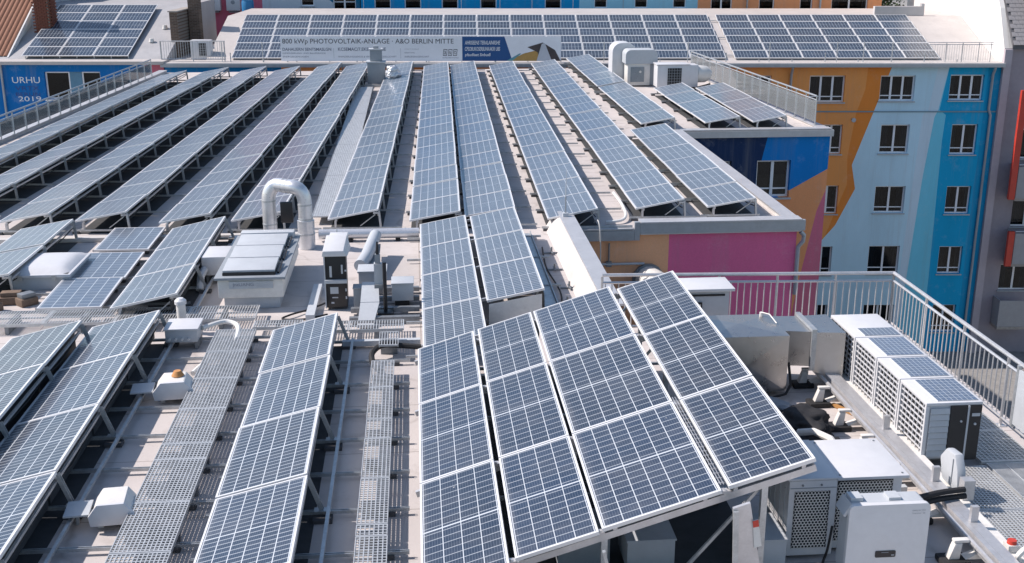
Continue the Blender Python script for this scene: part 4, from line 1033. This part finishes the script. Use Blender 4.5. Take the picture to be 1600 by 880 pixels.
def boxthing(name, label, cat, boxes, m, grp=None, bevel=.012, extra=None):
    x = sum(q[0]+q[3] for q in boxes)/2/len(boxes); y = sum(q[1]+q[4] for q in boxes)/2/len(boxes)
    t = wthing(name, label, cat, (x, y, min(q[2] for q in boxes)), grp)
    for i, q in enumerate(boxes): part('casing' if i == 0 else ('lid' if i == 1 else 'foot'), B(*q), m if i < 2 else RUBBER, t, bevel=bevel)
    return t
boxthing('junction_box', 'grey box with pale lid on a low stand right of the black cabinet', 'box', [(-1.12, 20.3, .10, -.62, 20.75, .36), (-1.14, 20.28, .362, -.60, 20.77, .40), (-1.05, 20.4, .002, -.7, 20.65, .10)], LGREY, GB)
boxthing('junction_box', 'light grey box behind the black mast, nearest the two-column array', 'box', [(-.50, 19.35, .12, -.12, 19.75, .42), (-.51, 19.33, .422, -.11, 19.77, .45), (-.45, 19.4, .002, -.2, 19.7, .12)], LGREY, GB)
boxthing('junction_box', 'small grey box at the foot of the black cabinet on its right', 'box', [(-1.16, 19.2, .06, -.92, 19.42, .40), (-1.17, 19.18, .402, -.91, 19.44, .43), (-1.14, 19.25, .002, -.95, 19.4, .06)], MGREY, GB)
t = wthing('sloping_pipe_cover', 'blue-grey half-round cover sloping up behind the black cabinet', 'cover', (-1.0, 21.9, 0), GB)
part('shell', MB().tube([(-1.12, 21.0, .3), (-1.02, 21.5, .34), (-.88, 22.8, .42)], .12, 14), LGREY, t, smooth=True)
part('perforated_edge', B(-.98, 21.05, .22, -.78, 22.7, .26), DGALV, t); part('stand', B(-1.05, 21.3, .002, -.95, 22.3, .2), DGALV, t)
t = wthing('bent_sheet', 'bent grey metal sheet duct standing just behind the cross grating', 'duct', (-.9, 18.5, 0), GB)
part('upper_sheet', MB().hexa([(-1.02, 18.75, .28), (-.70, 18.75, .28), (-.72, 19.2, .5), (-1.0, 19.2, .5), (-1.02, 18.75, .31), (-.70, 18.75, .31), (-.72, 19.2, .53), (-1.0, 19.2, .53)]), LGREY, t)
part('lower_sheet', MB().hexa([(-1.06, 18.25, .02), (-.80, 18.25, .02), (-.70, 18.74, .27), (-1.02, 18.74, .27), (-1.06, 18.25, .05), (-.80, 18.25, .05), (-.70, 18.74, .305), (-1.02, 18.74, .305)]), LGREY, t)
for i, (yy, xa, xb, lb) in enumerate([(18.45, -1.2, -.02, 'dark cross channel just behind the cross grating'), (18.95, -1.2, -.02, 'dark cross channel under the black mast'), (19.55, -.95, -.02, 'dark cross channel level with the black cabinet'), (20.1, -.9, -.02, 'dark cross channel farthest behind the black mast'), (17.3, -1.25, -.02, 'pale cross channel in front of the cross grating')]):
    single('cable_channel', MB().box(xa, yy, .05, xb, yy+.10, .13).box(xa+.1, yy+.02, .002, xa+.2, yy+.08, .05).box(xb-.3, yy+.02, .002, xb-.2, yy+.08, .05), DGALV if i < 4 else LGREY, lb, 'channel', 'cross channels on the middle roof', loc=((xa+xb)/2, yy, 0))
single('long_channel', B(-1.95, 18.7, .002, -1.80, 20.5, .12), LGREY, 'pale straight channel on the roof left of the black cabinet', 'channel', loc=(-1.87, 19.6, 0))
pp = wthing('lagged_pipe', 'silver lagged pipe lying across the roof at the foot of the long rows', 'pipe', (-1.1, 23.9, 0))
part('pipe', MB().tube([(-2.12, 23.95, .16), (.0, 23.92, .16)], .105, 14), LAG, pp, smooth=True)
for x in (-1.75, -1.0, -.3): part('band', MB().tube([(x, 23.945, .16), (x+.03, 23.945, .16)], .11, 14), GALV, pp, smooth=True)
for x in (-1.5, -.5): part('saddle', B(x, 23.85, .002, x+.1, 24.05, .06), RUBBER, pp)
# inverters and small boxes by the wide walkway
def optimiser(label, x, y, rz, grp='cable boxes beside the wide walkway', s=1.0, bit=None):
    t = thing('cable_box', label, 'box', (x, y, 0), rz, grp)
    for q in (-1, 1): part('stand', B(q*.17*s-.03, -.14, .002, q*.17*s+.03, .14, .10), WHITE2, t)
    part('body', MB().xprism([(-.24*s, .10), (.24*s, .10), (.26*s, .20), (.16*s, .32), (-.16*s, .32), (-.26*s, .20)], -.22, .22), WHITE2, t, bevel=.018)
    part('flange', MB().xprism([(-.27*s, .09), (.27*s, .09), (.29*s, .21), (.17*s, .345), (-.17*s, .345), (-.29*s, .21)], -.27, -.225), WHITE, t, bevel=.008)
    part('lid', B(-.62*s, -.16, .17, -.30*s, .2, .19), LGREY, t)
    part('lid_post', B(-.5*s, -.02, .002, -.46*s, .02, .169), GALV, t)
    if bit: part('cap', MB().tube([(.05, .05, .33), (.05, .05, .40)], [.09, .05], 10), mat('orange_cap', (.55, .26, .09), .7, 0, .3, 9), t, smooth=True)
    return t
optimiser('white moulded cable box with orange cap beside the wide walkway', -3.50, 15.5, R(6), s=.95, bit=True)
optimiser('white moulded cable box nearest the camera beside the wide walkway', -3.48, 11.95, R(6), s=.85)
t = wthing('combiner_box', 'flat grey box on legs beside the white vent pipe', 'box', (-3.8, 17.7, 0))
part('box', B(-4.02, 17.45, .14, -3.52, 17.95, .34), LGREY, t, bevel=.015); part('lid', B(-4.04, 17.43, .342, -3.50, 17.97, .37), WHITE, t, bevel=.008)
for xx in (-4.0, -3.58): part('leg', B(xx, 17.5, .002, xx+.05, 17.9, .139), DGALV, t)
for i in range(4): part('gland', MB().tube([(-3.95+i*.1, 17.40, .2), (-3.95+i*.1, 17.452, .2)], .02, 6), WHITE2, t)
t = wthing('vent_pipe', 'short white vent pipe standing behind the cross walkway', 'pipe', (-3.95, 18.35, 0))
part('pipe', MB().tube([(-3.92, 18.32, .002), (-3.92, 18.32, .5)], .075, 14), WHITE2, t, smooth=True)
part('cap', MB().tube([(-3.92, 18.32, .5), (-3.92, 18.32, .56), (-3.92, 18.32, .60)], [.095, .095, .05], 14), WHITE, t, smooth=True)
def hose(name, label, cat, pts, r, m, grp=None, sub=5):
    P = [Vector(p) for p in pts]; out = []
    for i in range(len(P)-1):
        p0, p1, p2, p3 = P[max(i-1, 0)], P[i], P[i+1], P[min(i+2, len(P)-1)]
        for k in range(sub):
            t = k/sub; out.append(.5*((2*p1)+(p2-p0)*t+(2*p0-5*p1+4*p2-p3)*t*t+(3*p1-p0-3*p2+p3)*t**3))
    out.append(P[-1])
    return single(name, MB().tube(out, r, 8), m, label, cat, grp, loc=tuple(P[0]), smooth=True)
hose('white_hose', 'white flexible hose curling from the flat grey box to the wide walkway', 'hose', [(-3.5, 17.8, .25), (-3.2, 18.1, .25), (-2.95, 17.9, .22), (-2.95, 17.2, .16), (-3.25, 16.7, .1), (-3.4, 16.3, .06)], .04, CLOTH)
hose('black_hose', 'black ribbed hose looping past the end of the narrow walkway', 'hose', [(.1, 16.9, .14), (-.25, 16.95, .16), (-.6, 16.9, .2), (-.76, 16.65, .16), (-.72, 16.3, .1), (-.6, 16.1, .08)], .045, RUBBER)
hose('cable', 'black cable trailing from the black cabinet across the roof', 'cable', [(-1.65, 19.35, .12), (-1.95, 19.2, .05), (-2.2, 18.95, .06), (-2.35, 18.8, .03), (-2.0, 18.75, .03), (-1.6, 18.95, .04)], .018, RUBBER)
hose('cable', 'thin black cable along the foot of the two-column array', 'cable', [(2.5, 18.0, .03), (2.48, 19, .03), (2.55, 20, .03), (2.47, 21.5, .03), (2.55, 23, .03)], .015, RUBBER)
hose('cable', 'pale cable hanging down the orange wall', 'cable', [(3.9, 24.7, .1), (3.92, 24.36, .25), (3.96, 24.22, .0), (3.98, 24.24, -.8), (3.9, 24.25, -2.5)], .014, WHITE2)
hose('white_hose', 'white cable conduit bending around at the near end of the last full row', 'hose', [(4.72, 27.0, .25), (4.75, 26.0, .2), (4.72, 25.3, .12), (4.55, 24.95, .08), (4.2, 24.9, .06)], .035, CLOTH)
t = wthing('whip_antenna', 'thin whip antenna on the end of the white parapet', 'antenna', (3.2, 24.3, .36))
part('base', B(3.14, 24.24, .361, 3.26, 24.36, .44), LGREY, t); part('lower_mast', MB().tube([(3.2, 24.3, .44), (3.2, 24.3, .8)], .018, 6), MGREY, t); part('whip', MB().tube([(3.2, 24.3, .8), (3.21, 24.3, 1.4)], [.012, .004], 6), LGREY, t)
t = wthing('wall_pipe_run', 'thin conduit running along the orange wall below the roof edge', 'conduit', (4.2, 24.3, -.8))
part('conduit', MB().tube([(3.4, 24.38, -.78), (5.0, 24.38, -.78)], .028, 8), LGREY, t); part('drop', MB().tube([(4.2, 24.40, -.3), (4.2, 24.40, -.78)], .02, 6), DGALV, t); part('bracket', B(4.14, 24.36, -.84, 4.26, 24.435, -.72), DGALV, t)
t = wthing('wall_duct', 'pale rounded duct elbow coming out of the magenta wall', 'duct', (5.3, 24, -3))
part('elbow', MB().tube([(5.1, 24.43, -1.15), (5.12, 24.1, -1.12), (5.3, 23.85, -1.2), (5.5, 23.6, -1.5), (5.7, 23.4, -2.1), (5.8, 23.3, -3.2)], [.30, .31, .32, .32, .32, .32], 14), WHITE2, t, smooth=True)
part('collar', MB().tube([(5.1, 24.435, -1.15), (5.1, 24.36, -1.15)], .36, 14), DGALV, t, smooth=True)
for i, (x, y, s_, lb) in enumerate([(-7.55, 19.75, 1, 'brown timber block nearest the left picture edge'), (-7.25, 20.15, .8, 'brown timber block behind the nearest flat panel'), (-7.9, 19.55, 1.2, 'long pale timber on the roof at the left picture edge'), (-6.95, 20.05, .6, 'small dark block standing beside the nearest flat panel')]):
    t = thing('timber_block', lb, 'block', (x, y, 0), R(20*i-15), 'timber and ballast blocks')
    part('block', B(-.26*s_, -.12, .002, .26*s_, .12, .14), CONC if i == 2 else BROWN, t, bevel=.012)
    part('block_top', B(-.2*s_, -.08, .142, .22*s_, .10, .22), BROWN if i != 3 else DGALV, t, bevel=.01)

# ------------------------------------------------------------------ right terrace
sd = wthing('sheet_metal_duct', 'large square sheet-metal duct box behind the high corner of the big array', 'duct', (4.6, 15.3, 0))
def cross_box(mb, x0, y0, z0, x1, y1, z1, dent=.035):
    # box whose front and top carry the diagonal cross-break of sheet metal
    c1 = ((x0+x1)/2, y0-dent, (z0+z1)/2); n = len(mb.v)
    P = [(x0,y0,z0),(x1,y0,z0),(x1,y0,z1),(x0,y0,z1)]
    for i in range(4): mb.quad(P[i], P[(i+1) % 4], c1)
    c2 = ((x0+x1)/2, (y0+y1)/2, z1+dent); P = [(x0,y0,z1),(x1,y0,z1),(x1,y1,z1),(x0,y1,z1)]
    for i in range(4): mb.quad(P[i], P[(i+1) % 4], c2)
    mb.quad((x1,y0,z0),(x1,y1,z0),(x1,y1,z1),(x1,y0,z1)); mb.quad((x0,y1,z0),(x0,y0,z0),(x0,y0,z1),(x0,y1,z1))
    mb.quad((x0,y1,z0),(x0,y1,z1),(x1,y1,z1),(x1,y1,z0)); mb.quad((x0,y0,z0),(x0,y1,z0),(x1,y1,z0),(x1,y0,z0)); return mb
part('box', cross_box(MB(), 3.95, 14.82, .10, 5.14, 15.78, .93), STEELD, sd)
part('connector', MB().hexa([(5.145, 15.05, .40), (5.52, 14.98, .40), (5.52, 15.68, .40), (5.145, 15.7, .40), (5.145, 15.05, .92), (5.52, 14.98, .92), (5.52, 15.68, .92), (5.145, 15.7, .92)]), STEELD, sd)
part('connector', MB().hexa([(5.56, 14.95, .34), (5.98, 14.9, .16), (5.98, 15.72, .16), (5.56, 15.68, .34), (5.56, 14.95, .92), (5.98, 14.9, .92), (5.98, 15.72, .92), (5.56, 15.68, .92)]), STEELD, sd)
part('flange', MB().box(5.505, 14.93, .35, 5.575, 14.975, .97).box(5.505, 14.976, .925, 5.575, 15.72, .97), GALV, sd)
for yy in (15.0, 15.5): part('foot', B(4.1, yy, .002, 5.0, yy+.1, .099), DGALV, sd)
part('top_fitting', MB().tube([(4.98, 15.66, .93), (4.98, 15.66, 1.0)], .03, 8), WHITE2, sd); part('top_wire', MB().tube([(4.98, 15.66, 1.0), (5.05, 15.5, 1.02), (5.1, 15.3, .95)], .01, 5), WHITE2, sd)
part('cable_loop', MB().tube([(5.18, 14.9, .5), (5.2, 14.8, .2), (5.12, 14.75, .08), (4.9, 14.7, .05)], .02, 6), RUBBER, sd, smooth=True)
# four louvred units in a line with cell lids
lou = 'line of louvred units on the right terrace'
ulab = ['farthest louvred white unit, joined to the sheet-metal duct', 'second louvred white unit from the sheet-metal duct', 'third louvred white unit from the sheet-metal duct', 'nearest louvred white unit, with grey shutter and black front']
ysu = [(14.76, 15.74), (13.97, 14.74), (13.20, 13.95), (12.40, 13.18)]
for i, (y0, y1) in enumerate(ysu):
    t = wthing('louvred_unit', ulab[i], 'air conditioner', (6.4, (y0+y1)/2, .12), lou)
    x0, x1, z0, z1 = 6.06, 6.76, .16, .86
    part('casing', B(x0+.05, y0+.012, z0, x1, y1-.012, z1), MGREY if i < 3 else LGREY, t)
    part('top', B(x0, y0, z1+.002, x1+.01, y1, z1+.042), WHITE, t, bevel=.008)
    for yy in (y0+.002, y1-.042): part('corner_post', B(x0, yy, z0-.02, x0+.045, yy+.04, z1), WHITE, t)
    part('back_panel', B(x0+.04, y0+.045, z0, x0+.0495, y1-.045, z1), BLACK, t)
    for k in range(9): part('louvre', MB().bar((x0+.018, y0+.043, z0+.04+k*.075), (x0+.018, y1-.043, z0+.04+k*.075), .014, .016), WHITE, t)
    for k in range(1, 7): part('mullion', B(x0+.012, y0+(y1-y0)*k/7-.005, z0, x0+.026, y0+(y1-y0)*k/7+.005, z1-.002), WHITE, t)
    ya = y0+.05 if i else y0+.04; yb = y1-.05 if i else y0+.34
    lm = B(x0+.16, ya, z1+.043, x1-.03, yb, z1+.052).mesh('cell_lid', off=BASE[t.name]); uvl = lm.uv_layers.new()
    for lo in lm.loops:
        vx, vy, _ = lm.vertices[lo.vertex_index].co
        uvl.data[lo.index].uv = ((vx+BASE[t.name].x-x0-.16)/(x1-x0-.19), (vy+BASE[t.name].y-ya)/(yb-ya))
    link('cell_lid', lm, PV_AC, t)
    part('skid', B(x0+.02, y0+.1, .10, x1, y0+.2, .138), DGALV, t)
    if i == 3:
        for k in range(8): part('shutter_slat', MB().hexa([(x0+.06, y0-.018, z0+.04+k*.08), (x0+.30, y0-.018, z0+.04+k*.08), (x0+.30, y0+.01, z0+.04+k*.08), (x0+.06, y0+.01, z0+.04+k*.08), (x0+.06, y0-.004, z0+.11+k*.08), (x0+.30, y0-.004, z0+.11+k*.08), (x0+.30, y0+.01, z0+.11+k*.08), (x0+.06, y0+.01, z0+.11+k*.08)]), LGREY, t)
        part('black_front', B(x0+.31, y0-.012, .14, x0+.52, y0+.01, z1), BLACK, t); part('divider', B(x0+.522, y0-.02, .14, x0+.545, y0+.01, z1), LGREY, t)
        part('black_front', B(x0+.547, y0-.012, .14, x1, y0+.01, z1), BLACK, t)
        part('name_strip', B(x0+.58, y0-.018, z1-.14, x0+.68, y0-.0125, z1-.10), LGREY, t); part('button', MB().tube([(x0+.63, y0-.025, z1-.24), (x0+.63, y0-.0125, z1-.24)], .016, 10), LGREY, t); part('button', MB().tube([(x0+.45, y0-.025, z1-.2), (x0+.45, y0-.0125, z1-.2)], .014, 10), LGREY, t)
# steel beam carrying them
bmx = wthing('support_beam', 'long pale steel beam on feet running beside the louvred units', 'beam', (5.9, 12.5, 0))
part('web', MB().box(5.74, 8.8, .13, 5.80, 15.5, .30).box(5.803, 8.8, .27, 5.93, 15.5, .30).box(5.803, 8.8, .13, 5.93, 15.5, .15), ALU, bmx)
part('ledge', B(5.94, 8.8, .16, 6.10, 15.6, .22), WHITE2, bmx)
part('edge_tube', MB().tube([(5.69, 8.8, .25), (5.69, 15.4, .25)], .03, 8), ALU, bmx, smooth=True)
for i, yy in enumerate((15.2, 14.5, 13.7, 12.9, 12.1, 11.2, 10.3, 9.5)):
    part('leg', MB().hexa([(5.62, yy-.06, .07), (5.92, yy-.06, .07), (5.92, yy+.06, .07), (5.62, yy+.06, .07), (5.76, yy-.05, .129), (5.92, yy-.05, .129), (5.92, yy+.05, .129), (5.76, yy+.05, .129)]), WHITE2, bmx)
    part('bracket_post', MB().hexa([(5.44, yy-.05, .07), (5.56, yy-.05, .07), (5.56, yy+.05, .07), (5.44, yy+.05, .07), (5.50, yy-.04, .25), (5.58, yy-.04, .25), (5.58, yy+.04, .25), (5.50, yy+.04, .25)]), WHITE2, bmx, bevel=.01)
    part('bracket_arm', B(5.49, yy-.035, .252, 5.655, yy+.035, .285), WHITE2, bmx, bevel=.01)
    part('foot_pad', MB().box(5.36, yy-.11, .002, 5.66, yy+.11, .069), RUBBER, bmx, bevel=.02)
for i, yy in enumerate((13.0, 11.55, 10.6)):
    part('stub', B(5.82, yy, .302, 5.90, yy+.05, .48), ALU, bmx)
t = wthing('orange_strip', 'short orange timber strip on the floor under the pale beam', 'timber', (5.75, 14.2, 0)); part('strip', MB().bar((5.70, 14.45, .03), (5.95, 13.95, .03), .05, .04), mat('orange_wood', (.42, .22, .08), .8, 0, .2, 5), t); part('end_block', B(5.9, 13.8, .002, 6.0, 13.94, .06), BROWN, t)
# emergency switch, coupling and the blue-grey cover on the beam
t = wthing('cover_plate', 'curved blue-grey cover fixed to the pale beam near its middle', 'cover', (6.15, 11.6, .22))
part('shell', MB().yprism([(11.35, .24), (11.75, .24), (11.85, .48), (11.72, .64), (11.5, .66), (11.4, .5)], 6.02, 6.13), LGREY, t, bevel=.03)
part('seam', B(6.01, 11.5, .3, 6.0195, 11.51, .6), MGREY, t); part('bracket', B(6.03, 11.22, .222, 6.16, 11.34, .46), ALU, t)
for k, (z, x1) in enumerate(((.36, 6.0), (.28, 6.02))):
    hose('black_pipe', 'black pipe from the inverter to the pale beam, %s of two' % ('upper' if k == 0 else 'lower'), 'pipe', [(4.9, 10.9, z+.1), (5.3, 10.95, z+.06), (5.7, 11.1, z+.04), (x1, 11.15, z+.04)], .034, RUBBER, 'pipes to the pale beam')
t = wthing('red_switch', 'small red switch on the pale beam at the lower right', 'switch', (6.05, 10.15, .22)); part('base', B(5.98, 10.08, .222, 6.10, 10.2, .30), WHITE2, t); part('knob', MB().tube([(6.04, 10.14, .30), (6.04, 10.14, .34)], [.05, .045], 12), REDP, t, smooth=True)
t = wthing('pipe_coupling', 'white ring coupling lying beside the red switch', 'coupling', (6.05, 9.85, .22)); rp = [(6.05+.08*math.cos(a*math.pi/6), 9.88+.02*math.sin(a), .31+.08*math.sin(a*math.pi/6)) for a in range(13)]
part('ring', MB().tube(rp, .03, 8, False), WHITE2, t, smooth=True); part('stub', MB().tube([(6.05, 9.9, .31), (6.22, 9.98, .31)], .035, 8), LGREY, t)
# condenser with hexagonal mesh
wu = wthing('hex_grille_unit', 'white condenser with two hexagon-mesh grilles behind the inverter', 'air conditioner', (4.4, 10.9, 0))
part('left_casing', B(3.76, 10.50, .05, 4.27, 11.40, .92), WHITE, wu, bevel=.012)
part('right_casing', B(4.275, 10.62, .05, 5.02, 11.40, .90), WHITE, wu, bevel=.012)
part('right_top', B(4.272, 10.50, .905, 5.04, 11.42, .94), WHITE, wu, bevel=.008)
part('left_top', B(3.74, 10.49, .925, 4.268, 11.42, .95), WHITE, wu, bevel=.008)
for xx in (3.8, 4.9): part('foot', B(xx, 10.6, .002, xx+.1, 11.3, .048), RUBBER, wu)
def hexgrille(x0, x1, z0, z1, y, nm, r=.019):
    part(nm+'_back', B(x0, y-.003, z0, x1, y-.001, z1), BLACK, wu)
    mb = MB(); dx = r*1.9; dz = dx*.866; row = 0; z = z0+dz*.6
    ri, ro = r*.78, dx/math.sqrt(3)
    while z < z1-dz*.4:
        x = x0+dx*(.5 if row % 2 == 0 else 1.0)
        while x < x1-dx*.3:
            n = len(mb.v)
            for k in range(6):
                a = math.pi/6+k*math.pi/3; mb.v.append((x+ro*math.cos(a), y-.008, z+ro*math.sin(a)))
            for k in range(6):
                a = math.pi/6+k*math.pi/3; mb.v.append((x+ri*math.cos(a), y-.008, z+ri*math.sin(a)))
            for k in range(6): mb.f.append((n+k, n+(k+1) % 6, n+6+(k+1) % 6, n+6+k))
            x += dx
        z += dz; row += 1
    part(nm, mb, WHITE2, wu)
part('rating_plate', B(4.94, 10.612, .55, 5.0, 10.6185, .66), LGREY, wu)
part('door_seam', B(3.77, 10.492, .835, 4.26, 10.4985, .841), MGREY, wu)
for q in range(5): part('side_rib', B(3.752, 10.6+q*.16, .12, 3.7595, 10.61+q*.16, .8), LGREY, wu)
for q in ((4.31, 11.35), (4.98, 11.35), (4.31, 10.56), (4.98, 10.56)): part('screw', MB().tube([(q[0], q[1], .94), (q[0], q[1], .947)], .012, 8), DGALV, wu)
hexgrille(3.82, 4.20, .14, .80, 10.50, 'left_grille'); hexgrille(4.32, 4.92, .14, .85, 10.62, 'right_grille')
part('screw', MB().tube([(3.9, 10.49, .87), (3.9, 10.499, .87)], .012, 8), DGALV, wu); part('screw', MB().tube([(4.1, 10.49, .87), (4.1, 10.499, .87)], .012, 8), DGALV, wu)
hose('cable', 'black cable hanging down the white condenser front from a round gland', 'cable', [(4.23, 10.44, .42), (4.2, 10.40, .3), (4.18, 10.40, .15), (4.16, 10.42, .03), (4.1, 10.3, .02)], .014, RUBBER)
iv = wthing('inverter', 'white rounded solar inverter with small dark display at the lower right', 'inverter', (4.5, 9.75, 0))
x0, x1, z0, z1 = 4.075, 4.885, .27, 1.07
def rrect(x0, x1, z0, z1, r, n=6):
    P = []
    for cx, cz, a0 in ((x1-r, z1-r, 0), (x0+r, z1-r, 90), (x0+r, z0+r, 180), (x1-r, z0+r, 270)):
        for i in range(n+1): a = R(a0+90*i/n); P.append((cx+r*math.cos(a), cz+r*math.sin(a)))
    return P
part('front_cover', MB().xprism(rrect(x0, x1, z0, z1, .055), 9.66, 9.72), WHITE, iv, bevel=.008, segs=2)
part('body', MB().xprism(rrect(x0+.012, x1-.012, z0+.01, z1-.01, .05), 9.722, 9.93), LGREY, iv, smooth=True)
part('display', MB().xprism(rrect(4.37, 4.575, .50, .57, .012, 3), 9.652, 9.6595), BLACK, iv)
part('display_line', B(4.43, 9.6485, .553, 4.50, 9.6515, .558), MGREY, iv); part('display_logo', B(4.53, 9.6485, .52, 4.56, 9.6515, .528), LGREY, iv)
text('sunny pv 12.0', iv, 4.70, .985, 9.6575, .13, .022, MGREY); text('Tripower  40', iv, 4.70, .955, 9.6575, .13, .018, MGREY)
part('top_bracket', MB().box(4.12, 9.76, 1.062, 4.24, 9.90, 1.10).box(4.50, 9.76, 1.062, 4.62, 9.90, 1.09), LGREY, iv)
part('side_flap', MB().hexa([(4.05, 9.70, .93), (4.12, 9.70, 1.05), (4.12, 9.92, 1.05), (4.05, 9.92, .93), (4.03, 9.70, .95), (4.10, 9.70, 1.075), (4.10, 9.92, 1.075), (4.03, 9.92, .95)]), LGREY, iv)
for xx in (4.16, 4.76): part('stand', B(xx, 9.935, .002, xx+.045, 9.98, 1.0), GALV, iv)
part('stand_foot', B(4.1, 9.8, .002, 4.86, 10.1, .03), DGALV, iv)
# cabinet by the railing
t = wthing('switch_cabinet', 'pale grey steel switch cabinet by the back railing of the terrace', 'cabinet', (4.4, 17.2, 0))
part('body', B(3.95, 16.95, .05, 4.86, 17.45, .94), LGREY, t, bevel=.012); part('roof', B(3.90, 16.86, .942, 4.92, 17.5, .99), WHITE, t, bevel=.012)
part('plinth', B(3.98, 17.0, .002, 4.83, 17.42, .049), DGALV, t)
part('vent_slot', B(3.98, 16.935, .85, 4.78, 16.949, .88), BLACK, t); part('handle_plate', B(4.34, 16.93, .55, 4.42, 16.949, .75), BLACK, t)
for k in range(3): part('key_switch', B(4.365, 16.922, .58+k*.055, 4.395, 16.929, .61+k*.055), WHITE2, t)
part('door_edge', B(4.30, 16.94, .2, 4.308, 16.949, .84), MGREY, t); part('latch', B(4.862, 17.05, .4, 4.88, 17.15, .55), DGALV, t)
# floor gratings by the railing and odds and ends in the shade
walkway('terrace grating strip along the right-hand railing, far part', 6.85, 12.4, .72, [.9]*6, .10, .06, .045)
walkway('terrace grating strip at the lower right corner', 6.22, 7.9, .62, [1.1, 1.1, 1.1, 1.1], .10, .045, .045)
walkway('terrace floor of fine ribs between railing and black cabinet', 6.90, 7.0, .70, [.9]*6, .08, .20, .03)
t = wthing('rail_end_panel', 'grey upright panel fixed to the railing at the right picture edge', 'panel', (7.7, 13.2, 0)); part('panel', B(7.66, 12.75, .2, 7.69, 13.25, .95), LGREY, t); part('frame', MB().box(7.655, 12.7, .15, 7.695, 12.748, 1.0).box(7.655, 13.252, .15, 7.695, 13.3, 1.0), GALV, t)
crumple('heap of folded dark sheeting on the terrace floor in the array shade', 4.95, 13.55, 0, .38, .42, .22, RUBBER, 'folded_sheeting', 'sheeting', 2)
crumple('slumped grey sheeting in the shade under the duct box', 4.75, 14.3, 0, .3, .22, .12, MGREY, 'folded_sheeting', 'sheeting', 5)
t = wthing('cable_reel_box', 'dark slatted crate with a pale strap beside the high array corner', 'crate', (4.95, 12.55, 0))
for k in range(4): part('slat', B(4.78, 12.35, .02+k*.085, 5.14, 12.75, .085+k*.085), RUBBER, t)
part('strap', MB().tube([(4.72, 13.0, .30), (4.84, 12.8, .40), (4.96, 12.55, .41), (4.98, 12.4, .37)], .045, 8), WHITE2, t, smooth=True)
t = wthing('cross_tube', 'pale square tube on the floor behind the white condenser', 'tube', (5.0, 11.85, 0)); part('tube', B(4.2, 11.8, .03, 5.65, 11.88, .11), LGREY, t)
for xx in (4.4, 5.4): part('saddle', B(xx, 11.78, .002, xx+.1, 11.9, .029), RUBBER, t)
# things under the big array
for x0, y0, w_, lb in ((2.05, 10.35, .5, 'pale blue-grey box in the shade under the big array, right one'), (1.35, 10.5, .55, 'dark grey box in the shade under the big array, left one'), (3.35, 10.25, .34, 'pale blue-grey box beside the white condenser under the array edge')):
    t = wthing('battery_box', lb, 'box', (x0+w_/2, y0+.3, 0), 'boxes under the big array'); part('body', B(x0, y0, .05, x0+w_, y0+.55, .38), LGREY if 'pale' in lb else MGREY, t, bevel=.015); part('lid', B(x0-.01, y0-.01, .382, x0+w_+.01, y0+.56, .40), LGREY if 'pale' in lb else MGREY, t); part('runner', B(x0+.05, y0+.05, .002, x0+w_-.05, y0+.15, .049), RUBBER, t)
# small clutter on the pale strip right of the two-column array
for i, (x, y) in enumerate([(2.6, 19.3), (2.75, 20.2), (2.62, 21.4), (2.7, 22.6)]):
    t = wthing('roof_anchor', 'dark roof anchor on the pale strip beside the white parapet, %s' % ['nearest one', 'second nearest', 'third nearest', 'farthest one'][i], 'anchor', (x, y, 0), 'roof anchors'); part('pin', MB().tube([(x, y, .02), (x, y, .14)], .02, 6), DGALV, t); part('plate', B(x-.16, y-.02, .002, x+.16, y+.02, .03), DGALV, t); part('arm', B(x-.02, y-.14, .031, x+.02, y+.14, .05), DGALV, t)
# ------------------------------------------------------------------ far tree over the ridge
def tree(label, u, v, z0, h, rad, grp=None):
    t = hthing('far_tree', label, 'tree', u, v, z0, grp)
    mbt = MB().tube([(u, v, z0), (u+.2, v, z0+h*.35), (u, v+.2, z0+h*.7)], [.35, .25, .1], 8)
    for k in range(7):
        a = k*.9; mbt.tube([(u, v, z0+h*(.4+.05*k)), (u+rad*.7*math.cos(a), v+rad*.7*math.sin(a), z0+h*(.6+.05*k))], [.12, .03], 5)
    part('trunk', mbt, BROWN, t, smooth=True)
    mb = MB(); rnd = random.Random(int(u*10))
    cl = [(u+rnd.gauss(0, rad*.4), v+rnd.gauss(0, rad*.4), z0+h*(.72+rnd.uniform(-.25, .28)), rad*rnd.uniform(.25, .5)) for _ in range(38)]
    for cx, cy, cz, cr in cl:
        for _ in range(190):
            d = Vector((rnd.gauss(0, 1), rnd.gauss(0, 1), rnd.gauss(0, 1))).normalized()*cr*rnd.uniform(.55, 1.05)
            p = Vector((cx, cy, cz))+d; a = Vector((rnd.gauss(0, 1), rnd.gauss(0, 1), rnd.gauss(0, .6))).normalized()*.13; c_ = a.cross(d).normalized()*.08
            mb.quad(p-a, p+c_, p+a, p-c_)
    o = link('crown', mb.mesh('crown', off=BASE[t.name], fix=False), LEAF, t)
LEAF = mat('leaves', (.065, .10, .035), .6, 0, .45, 2.5)
tree('green tree showing over the roof ridge at the top right', 25.2, 92, GZ, 18.6, 3.4)
tree('darker green tree beside it, nearer the gable', 29.5, 97, GZ, 18.9, 3.2)
